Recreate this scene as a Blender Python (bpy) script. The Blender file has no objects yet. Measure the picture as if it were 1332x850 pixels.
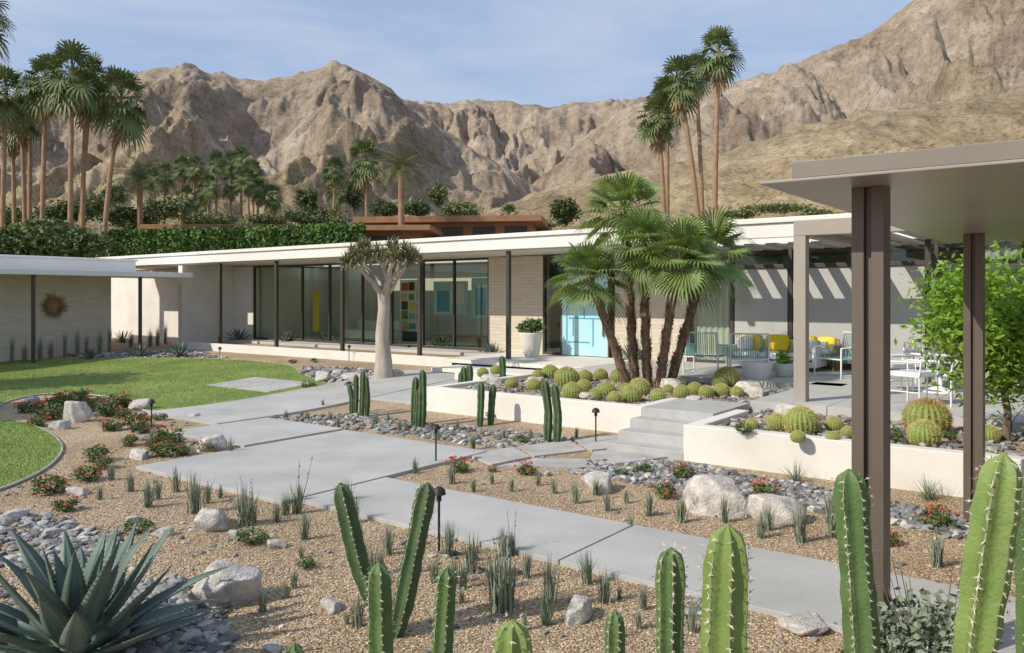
import bpy, bmesh, math, random
import numpy as np
from mathutils import Vector, Matrix
random.seed(5); rng=np.random.default_rng(11)
R_=math.radians
scene=bpy.context.scene
EYE=2.35
F=1047.0
UX,UY=0.8006,-0.5993      # house axis u (along the facade)
VX,VY=0.5993,0.8006       # house axis v (into the plot)
PHI=math.atan2(UY,UX)
def W(u,v,z=0.0): return (u*UX+v*VX,u*UY+v*VY,z)
def sm(x):
    x=np.clip(x,0,1); return x*x*(3-2*x)
def gz(x,y):
    v=np.asarray(x)*VX+np.asarray(y)*VY
    return 0.3*sm((v-9.5)/7.0)+3.0*sm((v-31)/12.0)
# terrain survey: sight-line (bearing, depression) -> where it meets the real ground (or level z)
def S(a,b,z=None):
    t=(a-666)/F
    zz=0.0 if z is None else z
    for i in range(14):
        d=(EYE-zz)*F/(b-386); x,y=t*d,d
        if z is not None: break
        zz=0.5*zz+0.5*float(gz(x,y))
    return (x,y,zz if z is not None else float(gz(x,y)))
def D(a,b,d): return ((a-666)/F*d,d,EYE+(386-b)/F*d)

# ---------------------------------------------------------------- mesh builder
class MB:
    def __init__(s): s.v=[];s.f=[];s.n=0
    def add(s,v,f,m=0,smooth=False):
        v=np.asarray(v,dtype=float).reshape(-1,3); f=np.asarray(f,dtype=int)
        if f.ndim==1: f=f.reshape(1,-1)
        s.v.append(v); s.f.append((f+s.n,m,smooth)); s.n+=len(v)
    def box(s,a0,a1,b0,b1,c0,c1,m=0):
        v=[(a0,b0,c0),(a1,b0,c0),(a1,b1,c0),(a0,b1,c0),(a0,b0,c1),(a1,b0,c1),(a1,b1,c1),(a0,b1,c1)]
        s.add(v,[(0,3,2,1),(4,5,6,7),(0,1,5,4),(1,2,6,5),(2,3,7,6),(3,0,4,7)],m)
    def tube(s,P,r,n=8,m=0,smooth=True,cap=True):
        P=np.asarray(P,float); k=len(P)
        r=np.full(k,r) if np.isscalar(r) else np.asarray(r,float)
        T=np.gradient(P,axis=0); T/=np.linalg.norm(T,axis=1)[:,None]+1e-9
        a=np.array([0,0,1.]) if abs(T[0][2])<.9 else np.array([1.,0,0])
        N=np.cross(T[0],a); N/=np.linalg.norm(N)
        th=np.linspace(0,2*np.pi,n,endpoint=False); V=[]
        for i in range(k):
            N=N-T[i]*np.dot(N,T[i]); N/=np.linalg.norm(N); B=np.cross(T[i],N)
            V.append(P[i]+r[i]*(np.cos(th)[:,None]*N+np.sin(th)[:,None]*B))
        V=np.concatenate(V)
        i=np.arange(k-1)[:,None]*n; j=np.arange(n)[None]; j2=(j+1)%n
        f=np.stack([i+j,i+j2,i+n+j2,i+n+j],-1).reshape(-1,4)
        s.add(V,f,m,smooth)
        if cap:
            s.add(V[-n:],np.arange(n),m); s.add(V[:n],np.arange(n)[::-1],m)
    def mesh(s,name,mats):
        V=np.concatenate(s.v).astype(np.float32)
        loops=np.concatenate([f.ravel() for f,_,_ in s.f]).astype(np.int32)
        cnt=np.concatenate([np.full(len(f),f.shape[1]) for f,_,_ in s.f])
        mi=np.concatenate([np.full(len(f),m) for f,m,_ in s.f]).astype(np.int32)
        us=np.concatenate([np.full(len(f),q) for f,_,q in s.f]).astype(bool)
        me=bpy.data.meshes.new(name)
        me.vertices.add(len(V)); me.vertices.foreach_set('co',V.ravel())
        me.loops.add(len(loops)); me.loops.foreach_set('vertex_index',loops)
        me.polygons.add(len(cnt)); st=np.concatenate([[0],np.cumsum(cnt)[:-1]]).astype(np.int32)
        me.polygons.foreach_set('loop_start',st)
        for m in mats: me.materials.append(m)
        me.polygons.foreach_set('material_index',mi); me.polygons.foreach_set('use_smooth',us)
        me.update(calc_edges=True); me.validate()
        return me
def link(name,me,loc=(0,0,0),rot=0.0,scale=1.0,parent=None,tilt=None):
    o=bpy.data.objects.new(name,me); scene.collection.objects.link(o)
    o.location=loc; o.rotation_euler=(tilt[0] if tilt else 0,tilt[1] if tilt else 0,rot)
    o.scale=(scale,)*3 if np.isscalar(scale) else scale
    if parent: o.parent=parent
    return o
def empty(name,loc=(0,0,0),rot=0.0):
    o=link(name,None,loc,rot); o.empty_display_size=.3; return o
def bev(o,w=.01):
    b=o.modifiers.new('bevel','BEVEL'); b.width=w; b.segments=2; b.limit_method='ANGLE'; return o

# ---------------------------------------------------------------- materials
def base(name):
    m=bpy.data.materials.new(name); m.use_nodes=True; nt=m.node_tree
    return m,nt,nt.nodes['Principled BSDF']
def N(nt,t,**k):
    n=nt.nodes.new(t)
    for a,b in k.items():
        if a in n.inputs: n.inputs[a].default_value=b
        else: setattr(n,a,b)
    return n
def c4(c): return (c[0],c[1],c[2],1)
def ramp(nt,fac,stops):
    r=nt.nodes.new('ShaderNodeValToRGB'); e=r.color_ramp.elements
    e[0].position,e[0].color=stops[0][0],c4(stops[0][1]); e[1].position,e[1].color=stops[-1][0],c4(stops[-1][1])
    for p,c in stops[1:-1]:
        q=e.new(p); q.color=c4(c)
    nt.links.new(fac,r.inputs[0]); return r.outputs[0]
def mat(name,c1,c2=None,scale=3,rough=.8,bump=0,bscale=40,metal=0,spec=.3,trans=0,detail=6,stretch=None):
    m,nt,p=base(name); L=nt.links.new
    p.inputs['Roughness'].default_value=rough; p.inputs['Metallic'].default_value=metal
    p.inputs['Specular IOR Level'].default_value=spec
    tc=N(nt,'ShaderNodeTexCoord').outputs['Object']
    if stretch:
        mp=N(nt,'ShaderNodeMapping'); mp.inputs['Scale'].default_value=stretch; L(tc,mp.inputs[0]); tc=mp.outputs[0]
    col=None
    if c2 is not None:
        n=N(nt,'ShaderNodeTexNoise',Scale=scale,Detail=detail,Roughness=.6); L(tc,n.inputs['Vector'])
        col=ramp(nt,n.outputs['Fac'],[(.3,c1),(.7,c2)]); L(col,p.inputs['Base Color'])
    else: p.inputs['Base Color'].default_value=c4(c1)
    if bump:
        n=N(nt,'ShaderNodeTexNoise',Scale=bscale,Detail=5); L(tc,n.inputs['Vector'])
        b=N(nt,'ShaderNodeBump',Strength=bump,Distance=.02); L(n.outputs['Fac'],b.inputs['Height']); L(b.outputs[0],p.inputs['Normal'])
    if trans:
        t=N(nt,'ShaderNodeBsdfTranslucent'); mx=N(nt,'ShaderNodeMixShader',Fac=trans)
        if col is not None:
            g=N(nt,'ShaderNodeMixRGB',blend_type='MULTIPLY',Fac=1.0); g.inputs[2].default_value=(1.5,1.5,.7,1); L(col,g.inputs[1]); L(g.outputs[0],t.inputs[0])
        else: t.inputs[0].default_value=c4([min(1,c1[0]*1.5),min(1,c1[1]*1.5),c1[2]*.7])
        L(p.outputs[0],mx.inputs[1]); L(t.outputs[0],mx.inputs[2]); L(mx.outputs[0],nt.nodes['Material Output'].inputs[0])
    return m
M={}
M['plaster']=mat('white_plaster',(.66,.63,.565),(.77,.74,.68),1.2,.85,.15,30,detail=9)
M['fascia']=mat('fascia_paint',(.72,.70,.66),(.78,.76,.72),.8,.6)
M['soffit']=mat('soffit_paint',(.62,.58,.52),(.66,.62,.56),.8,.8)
M['bronze']=mat('bronze_steel',(.125,.10,.08),(.15,.122,.098),2,.45,metal=.2,spec=.5)
M['frame']=mat('dark_bronze_frame',(.06,.052,.045),(.075,.063,.053),2,.45,metal=.2,spec=.5)
M['taupe']=mat('taupe_steel',(.33,.295,.25),(.36,.32,.275),2,.5)
M['canopytop']=mat('canopy_edge_paint',(.19,.165,.135),(.225,.195,.16),2,.38,spec=.5)
M['canopysoff']=mat('canopy_soffit_paint',(.27,.25,.225),(.32,.295,.265),1,.35,spec=.5)
M['concrete']=mat('concrete',(.36,.355,.34),(.50,.49,.465),.8,.8,.15,60,detail=10)
M['terrace']=mat('terrace_stone',(.42,.415,.395),(.55,.54,.51),.7,.6,.05,60,detail=9)
M['step']=mat('step_concrete',(.38,.375,.355),(.47,.46,.44),3,.8,.1,60)
M['flag']=mat('flagstone',(.33,.32,.30),(.50,.475,.44),2.2,.8,.3,14)
M['interior']=mat('interior_paint',(.53,.54,.42),(.59,.59,.48),.5,.8)
M['drape']=mat('drapery',(.60,.63,.60),(.72,.74,.71),9,.9,stretch=(6,1,.1))
M['stripepanel']=mat('sun_stripe_panel',(.42,.42,.40),(.47,.47,.45),3,.8)  # for the added panels that catch the pergola's sun stripes
M['darkint']=mat('dark_interior',(.05,.05,.05),(.08,.08,.075),.8,.6)
M['trunk']=mat('palm_trunk',(.15,.095,.06),(.32,.22,.145),9,.95,.8,25)
M['trunkfar']=mat('far_palm_trunk',(.24,.15,.09),(.38,.255,.16),2,.95,.5,10)
M['bark']=mat('pale_bark',(.34,.29,.23),(.52,.47,.39),6,.85,.6,25,stretch=(1,1,.35))
M['barkd']=mat('brown_bark',(.14,.10,.07),(.22,.17,.12),6,.9,.5,25)
M['palm']=mat('palm_leaf',(.13,.20,.055),(.25,.33,.11),2.5,.45,trans=.2,spec=.4)
M['palmfar']=mat('far_palm_leaf',(.085,.13,.045),(.17,.22,.08),.6,.6)
M['dead']=mat('dead_frond',(.27,.20,.11),(.40,.31,.18),2,.9)
M['leafbright']=mat('citrus_leaf',(.14,.26,.03),(.27,.42,.06),3,.4,trans=.3)
M['leafmid']=mat('bush_leaf',(.07,.125,.035),(.15,.21,.065),9,.6)
M['leafdark']=mat('tree_leaf_far',(.045,.078,.025),(.12,.165,.055),.35,.7)
M['leafolive']=mat('olive_leaf_far',(.09,.12,.045),(.19,.22,.08),.35,.7)
M['hedge']=mat('hedge_leaf',(.055,.115,.024),(.13,.215,.05),.8,.7)
M['greyleaf']=mat('grey_shrub_leaf',(.14,.19,.13),(.24,.29,.20),6,.7)
M['tuft']=mat('rush_blade',(.16,.20,.135),(.29,.33,.235),9,.7)
M['agave']=mat('agave_leaf',(.085,.125,.10),(.17,.225,.185),3,.5,.1,20)
M['agavee']=mat('agave_edge',(.30,.34,.22),None,1,.6)
M['aloe']=mat('aloe_leaf',(.14,.145,.065),(.27,.255,.13),5,.6)
M['cactus']=mat('cactus_skin',(.065,.12,.04),(.125,.195,.065),7,.55,.3,60)
M['cactusy']=mat('cactus_skin_young',(.13,.20,.05),(.21,.29,.08),7,.55,.3,60)
M['cactusd']=mat('cactus_skin_dark',(.045,.085,.035),(.09,.145,.06),7,.55,.3,60)
M['crest']=mat('cactus_crest',(.17,.21,.10),(.29,.33,.17),30,.7)
M['spine']=mat('cactus_spine',(.66,.60,.48),None,1,.7)
M['barrel']=mat('barrel_skin',(.19,.26,.06),(.27,.33,.09),5,.6)
M['gold']=mat('golden_spine',(.55,.49,.18),(.70,.63,.30),6,.6)
M['rust']=mat('rust_spine',(.42,.27,.10),(.58,.42,.20),6,.6)
M['red']=mat('red_flower',(.50,.055,.035),(.62,.14,.07),20,.6)
M['redleaf']=mat('reddish_leaf',(.22,.12,.06),(.34,.20,.09),9,.6)
M['boulder']=mat('pale_boulder',(.34,.30,.26),(.70,.67,.62),3.2,.9,.9,12,detail=10)
M['white']=mat('white_furniture_paint',(.78,.78,.76),None,1,.4)
M['teal']=mat('teal_rope',(.22,.45,.42),(.30,.55,.50),6,.7)
M['yellow']=mat('yellow_fabric',(.80,.58,.02),(.88,.68,.05),6,.9)
M['wicker']=mat('wicker',(.30,.17,.07),(.42,.26,.12),30,.7,.6,80)
M['doorblue']=mat('door_blue',(.42,.68,.74),(.47,.73,.79),2,.4)
M['doorline']=mat('door_line',(.08,.36,.48),None,1,.4)
M['black']=mat('black_metal',(.03,.028,.025),None,1,.5)
M['rusthouse']=mat('rust_stained_wood',(.25,.13,.07),(.34,.19,.105),.8,.8)
M['sunburst']=mat('sunburst_metal',(.20,.12,.06),(.30,.19,.10),5,.5,metal=.4)
def grassmat():
    m,nt,p=base('lawn_grass'); L=nt.links.new
    tc=N(nt,'ShaderNodeTexCoord').outputs['Object']
    n1=N(nt,'ShaderNodeTexNoise',Scale=.7,Detail=3); n2=N(nt,'ShaderNodeTexNoise',Scale=28,Detail=4)
    L(tc,n1.inputs['Vector']); L(tc,n2.inputs['Vector'])
    a=N(nt,'ShaderNodeMath',operation='ADD'); L(n1.outputs[0],a.inputs[0]); L(n2.outputs[0],a.inputs[1])
    h=N(nt,'ShaderNodeMath',operation='MULTIPLY'); h.inputs[1].default_value=.5; L(a.outputs[0],h.inputs[0])
    L(ramp(nt,h.outputs[0],[(.3,(.10,.155,.035)),(.5,(.19,.26,.055)),(.7,(.29,.345,.10))]),p.inputs['Base Color'])
    b=N(nt,'ShaderNodeBump',Strength=.8,Distance=.04); L(n2.outputs[0],b.inputs['Height']); L(b.outputs[0],p.inputs['Normal'])
    p.inputs['Roughness'].default_value=.9; return m
M['grass']=grassmat()
M['blade']=mat('grass_blade',(.16,.24,.045),(.31,.39,.09),1.2,.7)
def gravelmat(name,cols,scale):
    m,nt,p=base(name); L=nt.links.new
    tc=N(nt,'ShaderNodeTexCoord').outputs['Object']
    v=N(nt,'ShaderNodeTexVoronoi',Scale=scale); L(tc,v.inputs['Vector'])
    sp=N(nt,'ShaderNodeSeparateColor'); L(v.outputs['Color'],sp.inputs[0])
    col=ramp(nt,sp.outputs[0],cols)
    n=N(nt,'ShaderNodeTexNoise',Scale=.6,Detail=8); L(tc,n.inputs['Vector'])
    t=ramp(nt,n.outputs['Fac'],[(.3,(.76,.72,.68)),(.7,(1.1,1.08,1.05))])
    mx=N(nt,'ShaderNodeMixRGB',blend_type='MULTIPLY',Fac=1.0); L(col,mx.inputs[1]); L(t,mx.inputs[2])
    L(mx.outputs[0],p.inputs['Base Color'])
    b=N(nt,'ShaderNodeBump',Strength=.8,Distance=.02,invert=True); L(v.outputs['Distance'],b.inputs['Height']); L(b.outputs[0],p.inputs['Normal'])
    p.inputs['Roughness'].default_value=.95; return m
TAN=[(0,(.24,.165,.10)),(.35,(.40,.29,.18)),(.7,(.51,.39,.255)),(1,(.64,.54,.40))]
GREY=[(0,(.085,.085,.085)),(.35,(.18,.18,.175)),(.7,(.30,.295,.285)),(.9,(.40,.385,.36)),(1,(.58,.56,.52))]
M['gravel']=gravelmat('tan_gravel',TAN,55)
def islandmat(name,cols,rough=.9):
    m,nt,p=base(name); g=N(nt,'ShaderNodeNewGeometry')
    nt.links.new(ramp(nt,g.outputs['Random Per Island'],cols),p.inputs['Base Color']); p.inputs['Roughness'].default_value=rough; return m
M['pebble']=islandmat('tan_pebbles',TAN)
M['cobble']=islandmat('grey_cobbles',GREY,.85)
def brickmat():
    m,nt,p=base('slump_brick'); L=nt.links.new
    tc=N(nt,'ShaderNodeTexCoord').outputs['Object']; s=N(nt,'ShaderNodeSeparateXYZ'); L(tc,s.inputs[0])
    a=N(nt,'ShaderNodeMath',operation='ADD'); L(s.outputs[0],a.inputs[0]); L(s.outputs[1],a.inputs[1])
    c=N(nt,'ShaderNodeCombineXYZ'); L(a.outputs[0],c.inputs[0]); L(s.outputs[2],c.inputs[1])
    b=N(nt,'ShaderNodeTexBrick',Scale=1.0); b.inputs['Brick Width'].default_value=.42; b.inputs['Row Height'].default_value=.105
    b.inputs['Mortar Size'].default_value=.006; b.inputs['Mortar Smooth'].default_value=.5
    b.inputs['Color1'].default_value=(.58,.51,.41,1); b.inputs['Color2'].default_value=(.65,.58,.47,1); b.inputs['Mortar'].default_value=(.47,.41,.33,1)
    L(c.outputs[0],b.inputs['Vector']); L(b.outputs['Color'],p.inputs['Base Color'])
    bp=N(nt,'ShaderNodeBump',Strength=.5,Distance=.012,invert=True); L(b.outputs['Fac'],bp.inputs['Height']); L(bp.outputs[0],p.inputs['Normal'])
    p.inputs['Roughness'].default_value=.9; return m
M['brick']=brickmat()
def glassmat():
    m,nt,p=base('window_glass'); L=nt.links.new
    t=N(nt,'ShaderNodeBsdfTransparent'); t.inputs[0].default_value=(.70,.75,.67,1)
    g=N(nt,'ShaderNodeBsdfGlossy',Roughness=.01); g.inputs[0].default_value=(.9,.95,.9,1)
    lw=N(nt,'ShaderNodeLayerWeight'); pw=N(nt,'ShaderNodeMath',operation='POWER'); pw.inputs[1].default_value=4; L(lw.outputs['Facing'],pw.inputs[0])
    ma=N(nt,'ShaderNodeMath',operation='MULTIPLY_ADD'); ma.inputs[1].default_value=.7; ma.inputs[2].default_value=.08; L(pw.outputs[0],ma.inputs[0])
    mx=N(nt,'ShaderNodeMixShader')
    L(ma.outputs[0],mx.inputs[0]); L(t.outputs[0],mx.inputs[1]); L(g.outputs[0],mx.inputs[2]); L(mx.outputs[0],nt.nodes['Material Output'].inputs[0]); return m
M['glass']=glassmat()
def rockmat():
    m,nt,p=base('mountain_rock'); L=nt.links.new
    tc=N(nt,'ShaderNodeTexCoord').outputs['Object']
    n1=N(nt,'ShaderNodeTexNoise',Scale=.014,Detail=10,Roughness=.65); n2=N(nt,'ShaderNodeTexNoise',Scale=.09,Detail=10,Roughness=.75)
    n3=N(nt,'ShaderNodeTexNoise',Scale=.42,Detail=3,Roughness=.6); n4=N(nt,'ShaderNodeTexNoise',Scale=.75,Detail=3,Roughness=.6)
    for n in (n1,n2,n3,n4): L(tc,n.inputs['Vector'])
    a=N(nt,'ShaderNodeMath',operation='ADD'); L(n1.outputs[0],a.inputs[0]); L(n2.outputs[0],a.inputs[1])
    h=N(nt,'ShaderNodeMath',operation='MULTIPLY'); h.inputs[1].default_value=.5; L(a.outputs[0],h.inputs[0])
    col=ramp(nt,h.outputs[0],[(.38,(.21,.165,.125)),(.46,(.315,.25,.19)),(.53,(.41,.335,.26)),(.62,(.54,.46,.37))])
    spk=ramp(nt,n3.outputs['Fac'],[(.54,(1,1,1)),(.62,(.50,.51,.42))])
    mx=N(nt,'ShaderNodeMixRGB',blend_type='MULTIPLY',Fac=.6); L(col,mx.inputs[1]); L(spk,mx.inputs[2])
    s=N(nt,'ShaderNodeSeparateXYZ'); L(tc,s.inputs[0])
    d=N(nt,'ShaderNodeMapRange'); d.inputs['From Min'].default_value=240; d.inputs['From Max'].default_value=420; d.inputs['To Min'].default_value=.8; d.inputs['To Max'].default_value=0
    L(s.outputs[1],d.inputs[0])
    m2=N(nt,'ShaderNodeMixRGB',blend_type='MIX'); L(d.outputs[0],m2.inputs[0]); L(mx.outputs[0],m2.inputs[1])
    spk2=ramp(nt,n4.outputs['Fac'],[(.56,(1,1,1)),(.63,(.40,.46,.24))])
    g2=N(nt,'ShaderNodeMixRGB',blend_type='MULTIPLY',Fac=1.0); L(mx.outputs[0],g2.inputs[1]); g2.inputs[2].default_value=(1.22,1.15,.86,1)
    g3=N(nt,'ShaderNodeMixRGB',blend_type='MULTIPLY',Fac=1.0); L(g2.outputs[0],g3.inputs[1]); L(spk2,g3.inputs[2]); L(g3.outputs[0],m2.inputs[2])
    L(m2.outputs[0],p.inputs['Base Color'])
    b=N(nt,'ShaderNodeBump',Strength=.9,Distance=4); L(n2.outputs[0],b.inputs['Height']); L(b.outputs[0],p.inputs['Normal'])
    p.inputs['Roughness'].default_value=1; p.inputs['Specular IOR Level'].default_value=0; return m
M['rock']=rockmat()

# ---------------------------------------------------------------- ground
VL=list(np.arange(9.5,17.01,.5))+list(np.arange(31,43.1,1.0))
def ground():
    us=np.array([-3000,-800,-200,-60,-40,-20,-10,0,10,20,60,200,800,3000.]); vs=np.array([-800,-200,-50,-10,0,5]+VL+[60,100,200,500,1500,4000.])
    U,V=np.meshgrid(us,vs); x=U*UX+V*VX; y=U*UY+V*VY; z=gz(x,y)
    mb=MB(); n=len(us); i,j=np.meshgrid(np.arange(len(vs)-1),np.arange(n-1),indexing='ij'); a=(i*n+j).ravel()
    mb.add(np.stack([x.ravel(),y.ravel(),z.ravel()],1),np.stack([a,a+1,a+n+1,a+n],1)); link('ground',mb.mesh('ground',[M['gravel']]))
ground()
def catmull(P,k=8):
    P=np.array(P,float)[:,:2]; n=len(P); out=[]
    for i in range(n):
        a,b,c,d=P[(i-1)%n],P[i],P[(i+1)%n],P[(i+2)%n]
        for t in np.linspace(0,1,k,endpoint=False):
            out.append(.5*((2*b)+(-a+c)*t+(2*a-5*b+4*c-d)*t*t+(-a+3*b-3*c+d)*t**3))
    return np.array(out)
def draped(name,P,off,mt,skirt=.05,parent=None):
    bm=bmesh.new(); vs=[bm.verts.new((p[0],p[1],0)) for p in P]; f=bm.faces.new(vs)
    bmesh.ops.triangulate(bm,faces=[f])
    no=Vector((VX,VY,0))
    for vl in VL: bmesh.ops.bisect_plane(bm,geom=bm.verts[:]+bm.edges[:]+bm.faces[:],plane_co=no*vl,plane_no=no)
    for v in bm.verts: v.co.z=float(gz(v.co.x,v.co.y))+off
    bm.normal_update()
    for f in bm.faces:
        if f.normal.z<0: f.normal_flip()
    r=bmesh.ops.extrude_edge_only(bm,edges=[e for e in bm.edges if e.is_boundary])
    for v in [g for g in r['geom'] if isinstance(g,bmesh.types.BMVert)]: v.co.z-=skirt
    me=bpy.data.meshes.new(name); bm.to_mesh(me); bm.free(); me.materials.append(mt)
    return link(name,me,parent=parent)
def inpoly(x,y,P):
    P=np.asarray(P)[:,:2]; c=np.zeros(len(x),bool); n=len(P); j=n-1
    for i in range(n):
        xi,yi=P[i]; xj,yj=P[j]
        c^=((yi>y)!=(yj>y))&(x<(xj-xi)*(y-yi)/(yj-yi+1e-12)+xi); j=i
    return c
def rect(u0,u1,v0,v1): return [W(u0,v0),W(u1,v0),W(u1,v1),W(u0,v1)]
lawn1=catmull([S(-160,474),S(20,470),S(180,467),S(300,469),S(372,476),S(392,487),S(425,500),S(450,506),S(380,514),S(300,526),S(225,534),S(190,536),S(165,524),S(120,515),S(60,514),S(15,522),S(-30,540),S(-150,548)])
lawn2=catmull([S(-160,558),S(-60,549),S(10,548),S(55,560),S(80,580),S(70,603),S(30,627),S(-40,652),S(-160,690)])
draped('lawn',lawn1,.03,M['grass']); draped('lawn',lawn2,.03,M['grass'])
mb=MB()
for P in (lawn1,lawn2):
    Q=np.vstack([P,P[:1]]); z=gz(Q[:,0],Q[:,1])+.02
    mb.tube(np.column_stack([Q,z]),.02,5,cap=False)
link('lawn_edging',mb.mesh('lawn_edging',[M['concrete']]))
paths=[rect(-7.45,-3.9,5.88,7.26),rect(-3.88,-.3,5.88,7.26),rect(-.28,4,5.88,7.26),rect(-10.65,-7.5,5.7,9.4),rect(-12.95,-10.8,7.5,9.5),rect(-15.5,-13.05,8.5,12.0),rect(-15.5,-13.05,12.03,16.0),rect(-18.4,-15.9,11.7,13.1),rect(-13.0,-11.2,12.2,16.0)]
par=empty('concrete_path')
for i,P in enumerate(paths): bev(draped('slab_%d'%i,P,.045,M['concrete'],.06,parent=par),.006)
fl=[[(604,592),(668,584),(690,597),(640,607)],[(674,583),(740,575),(762,588),(695,596)],[(746,574),(800,568),(838,580),(770,588)],[(650,608),(696,599),(768,600),(760,611)],[(772,590),(840,583),(868,597),(800,606),(768,600)]]
flag=[]; par=empty('flagstone_path')
for i,P in enumerate(fl):
    P=[S(a,b) for a,b in P]; flag.append(P); draped('flagstone_%d'%i,P,.03,M['flag'],.05,parent=par)
blocked=paths+flag+[lawn1,lawn2]
# ---------------------------------------------------------------- architecture (local coords = u,v,z)
def arch(name,mb,mats,parent=None,b=.008):
    o=link(name,mb.mesh(name,mats),rot=0 if parent else PHI,parent=parent)
    if b: bev(o,b)
    return o
mb=MB(); mb.box(-11,-6.15,11.8,12.02,-.1,.55); mb.box(-11,-10.8,12.023,16.3,-.1,.549); mb.box(-6.35,-6.152,12.023,13.2,-.1,.549); mb.box(-13.0,-11.003,15.0,15.2,-.1,.50)
arch('planter_wall',mb,[M['plaster']],b=.012)
mb=MB(); mb.box(-4.9,5,10.6,10.82,-.1,.53); mb.box(-4.9,-4.68,10.823,12.6,-.1,.529)
arch('planter_wall',mb,[M['plaster']],b=.012)
mb=MB(); mb.box(-10.8,-6.352,12.02,16.3,0,.48); mb.box(-6.352,-4.9,13.2,16.3,0,.479)
arch('planter_soil',mb,[M['gravel']],b=0)
mb=MB(); mb.box(-4.68,5,10.82,13.2,0,.47); arch('planter_soil',mb,[M['gravel']],b=0)
mb=MB()
for i in range(4): mb.box(-6.15+.003*i,-4.903,10.6+.36*i,13.2 if i==3 else 12.0+.001*i,-.05-.01*i,.14*(i+1))
arch('concrete_steps',mb,[M['step']],b=.01)
mb=MB()
for a in np.arange(-4.9,8,1.25):
    for b_ in np.arange(13.2,18.8,1.25):
        mb.box(a+.006,a+1.244,b_+.006,b_+1.244,.3,.6+.001*((int(a*7+b_*3))%3))
for a in np.arange(-10.5,-5.0,1.25):
    mb.box(a+.006,a+1.244,16.4,18.2,.3,.6); mb.box(a+.006,a+1.244,18.21,20.1,.3,.601)
mb.box(-4.9,8,19.455,20.1,.3,.6)
arch('terrace',mb,[M['terrace']],b=.004)
mb=MB(); mb.box(-29,-15.2,17.5,17.68,0,.58); arch('low_wall',mb,[M['plaster']])
mb=MB(); mb.box(-29,-15.2,17.68,19.3,0,.5); arch('planter_soil',mb,[M['gravel']],b=0)
mb=MB(); mb.box(-15.2,-10.52,17.0,20.1,.5,.6); mb.box(-15.0,-10.7,17.2,20,.1,.5,1); mb.box(-14.6,-11.0,15.9,16.95,.36,.46); mb.box(-14.4,-11.2,16.05,16.9,.1,.36,1)
arch('entry_platform',mb,[M['plaster'],M['darkint']])

house=empty('modern_house',rot=PHI)
mb=MB()
mb.box(-43,-28.45,20.2,20.5,0,3.6,0)
mb.box(-30.2,-29.9,17.9,20.195,0,3.62,0)
mb.box(-16.0,-13.9,20.12,20.5,.3,3.6,1)
mb.box(-11.4,-9.2,20.12,20.5,.3,3.6,1)
mb.box(7.5,7.8,20.2,26,.3,3.6,0)
mb.box(-43.5,8,31,31.3,.3,3.6,0); mb.box(-43.5,-43.2,20.2,31,0,3.6,0)
arch('walls',mb,[M['plaster'],M['brick']],house)
mb=MB(); mb.box(-28.6,8,19.3,20.12,.3,.59); mb.box(-28.6,8,20.12,30.9,.3,.6)
arch('floor',mb,[M['terrace']],house,0)
mb=MB()
mb.box(-28.4,-16,24.2,24.35,.6,3.6); mb.box(-28.5,-28.3,20.55,24.2,.6,3.6); mb.box(-16.1,-15.95,20.55,24.2,.6,3.6)
mb.box(-13.9,-9.2,25,25.15,.6,3.6); mb.box(-9.2,8,24.5,24.65,.6,3.6,0)
mb.box(-25.2,-24.9,22.2,24.195,.6,3.6)
arch('interior_partitions',mb,[M['interior'],M['darkint']],house,0)
mb=MB(); mb.box(-22.4,-21.1,22.6,22.66,1.0,3.0,0); cols=['yellow','red','leafbright','doorline','black','teal','gold']
for i in range(3):
    for j in range(5):
        mb.box(-22.3+.4*i,-22.0+.4*i+random.uniform(-.05,.06),22.585,22.598,1.1+.37*j,1.1+.37*j+random.uniform(.2,.34),1+(i*3+j*2)%7)
mb.box(-22.3,-21.2,22.62,22.64,.6,1.0,5)
arch('abstract_painting',mb,[M['white']]+[M[c] for c in cols],house,0)
mb=MB()
for a,b_,c,d in [(-19.9,-18.3,1.7,2.9),(-18.1,-16.7,1.6,3.0)]:
    mb.box(a,b_,21.8,21.85,c,d,0); mb.box(a+.2,(a+b_)/2-.05,21.78,21.795,c+.1,d-.35,1); mb.box((a+b_)/2+.05,b_-.1,21.78,21.795,c+.4,d-.1,2)
mb.box(-26.9,-26.5,22,22.05,.9,2.6,3)
arch('wall_art',mb,[M['doorblue'],M['doorline'],M['white'],M['yellow']],house,0)
mb=MB(); mb.box(-24.2,-21.9,21.3,22.2,.75,1.05,0); mb.box(-24.2,-21.9,22.05,22.25,1.05,1.4,0); mb.box(-19.5,-17.5,21.2,22.0,.9,.98,1)
for a in (-19.4,-17.6): mb.box(a-.04,a+.04,21.5,21.7,.6,.9,1)
arch('interior_sofa',mb,[M['drape'],M['wicker']],house,.02)
fr=MB(); gl=MB()
def win(u0,u1,z0,z1,mull,v=20.2,w=.05):
    fr.box(u0,u1,v-.05,v+.05,z1-.07,z1); fr.box(u0,u1,v-.05,v+.05,z0,z0+.08)
    for m_ in mull: fr.box(m_-w/2,m_+w/2,v-.06,v+.06,z0+.08,z1-.07)
    gl.add([(u0,v,z0+.08),(u1,v,z0+.08),(u1,v,z1-.07),(u0,v,z1-.07)],[(0,1,2,3)])
win(-28.4,-16.0,.6,3.6,[-28.37,-26.9,-25.3,-23.7,-21.9,-20.4,-18.9,-17.5,-16.03])
win(-13.9,-11.4,.6,3.6,[-13.87,-13.25,-11.43])
win(-9.2,7.5,.6,3.6,[-9.17,-7.95,-6.45,-4.85,-3.2,-1.4,0.2,1.8,3.4,5,7.4],w=.09)
fr.box(-9.2,7.5,20.11,20.29,3.06,3.16)
arch('window_frames',fr,[M['frame']],house,.004); arch('window_glass',gl,[M['glass']],house,0)
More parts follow.
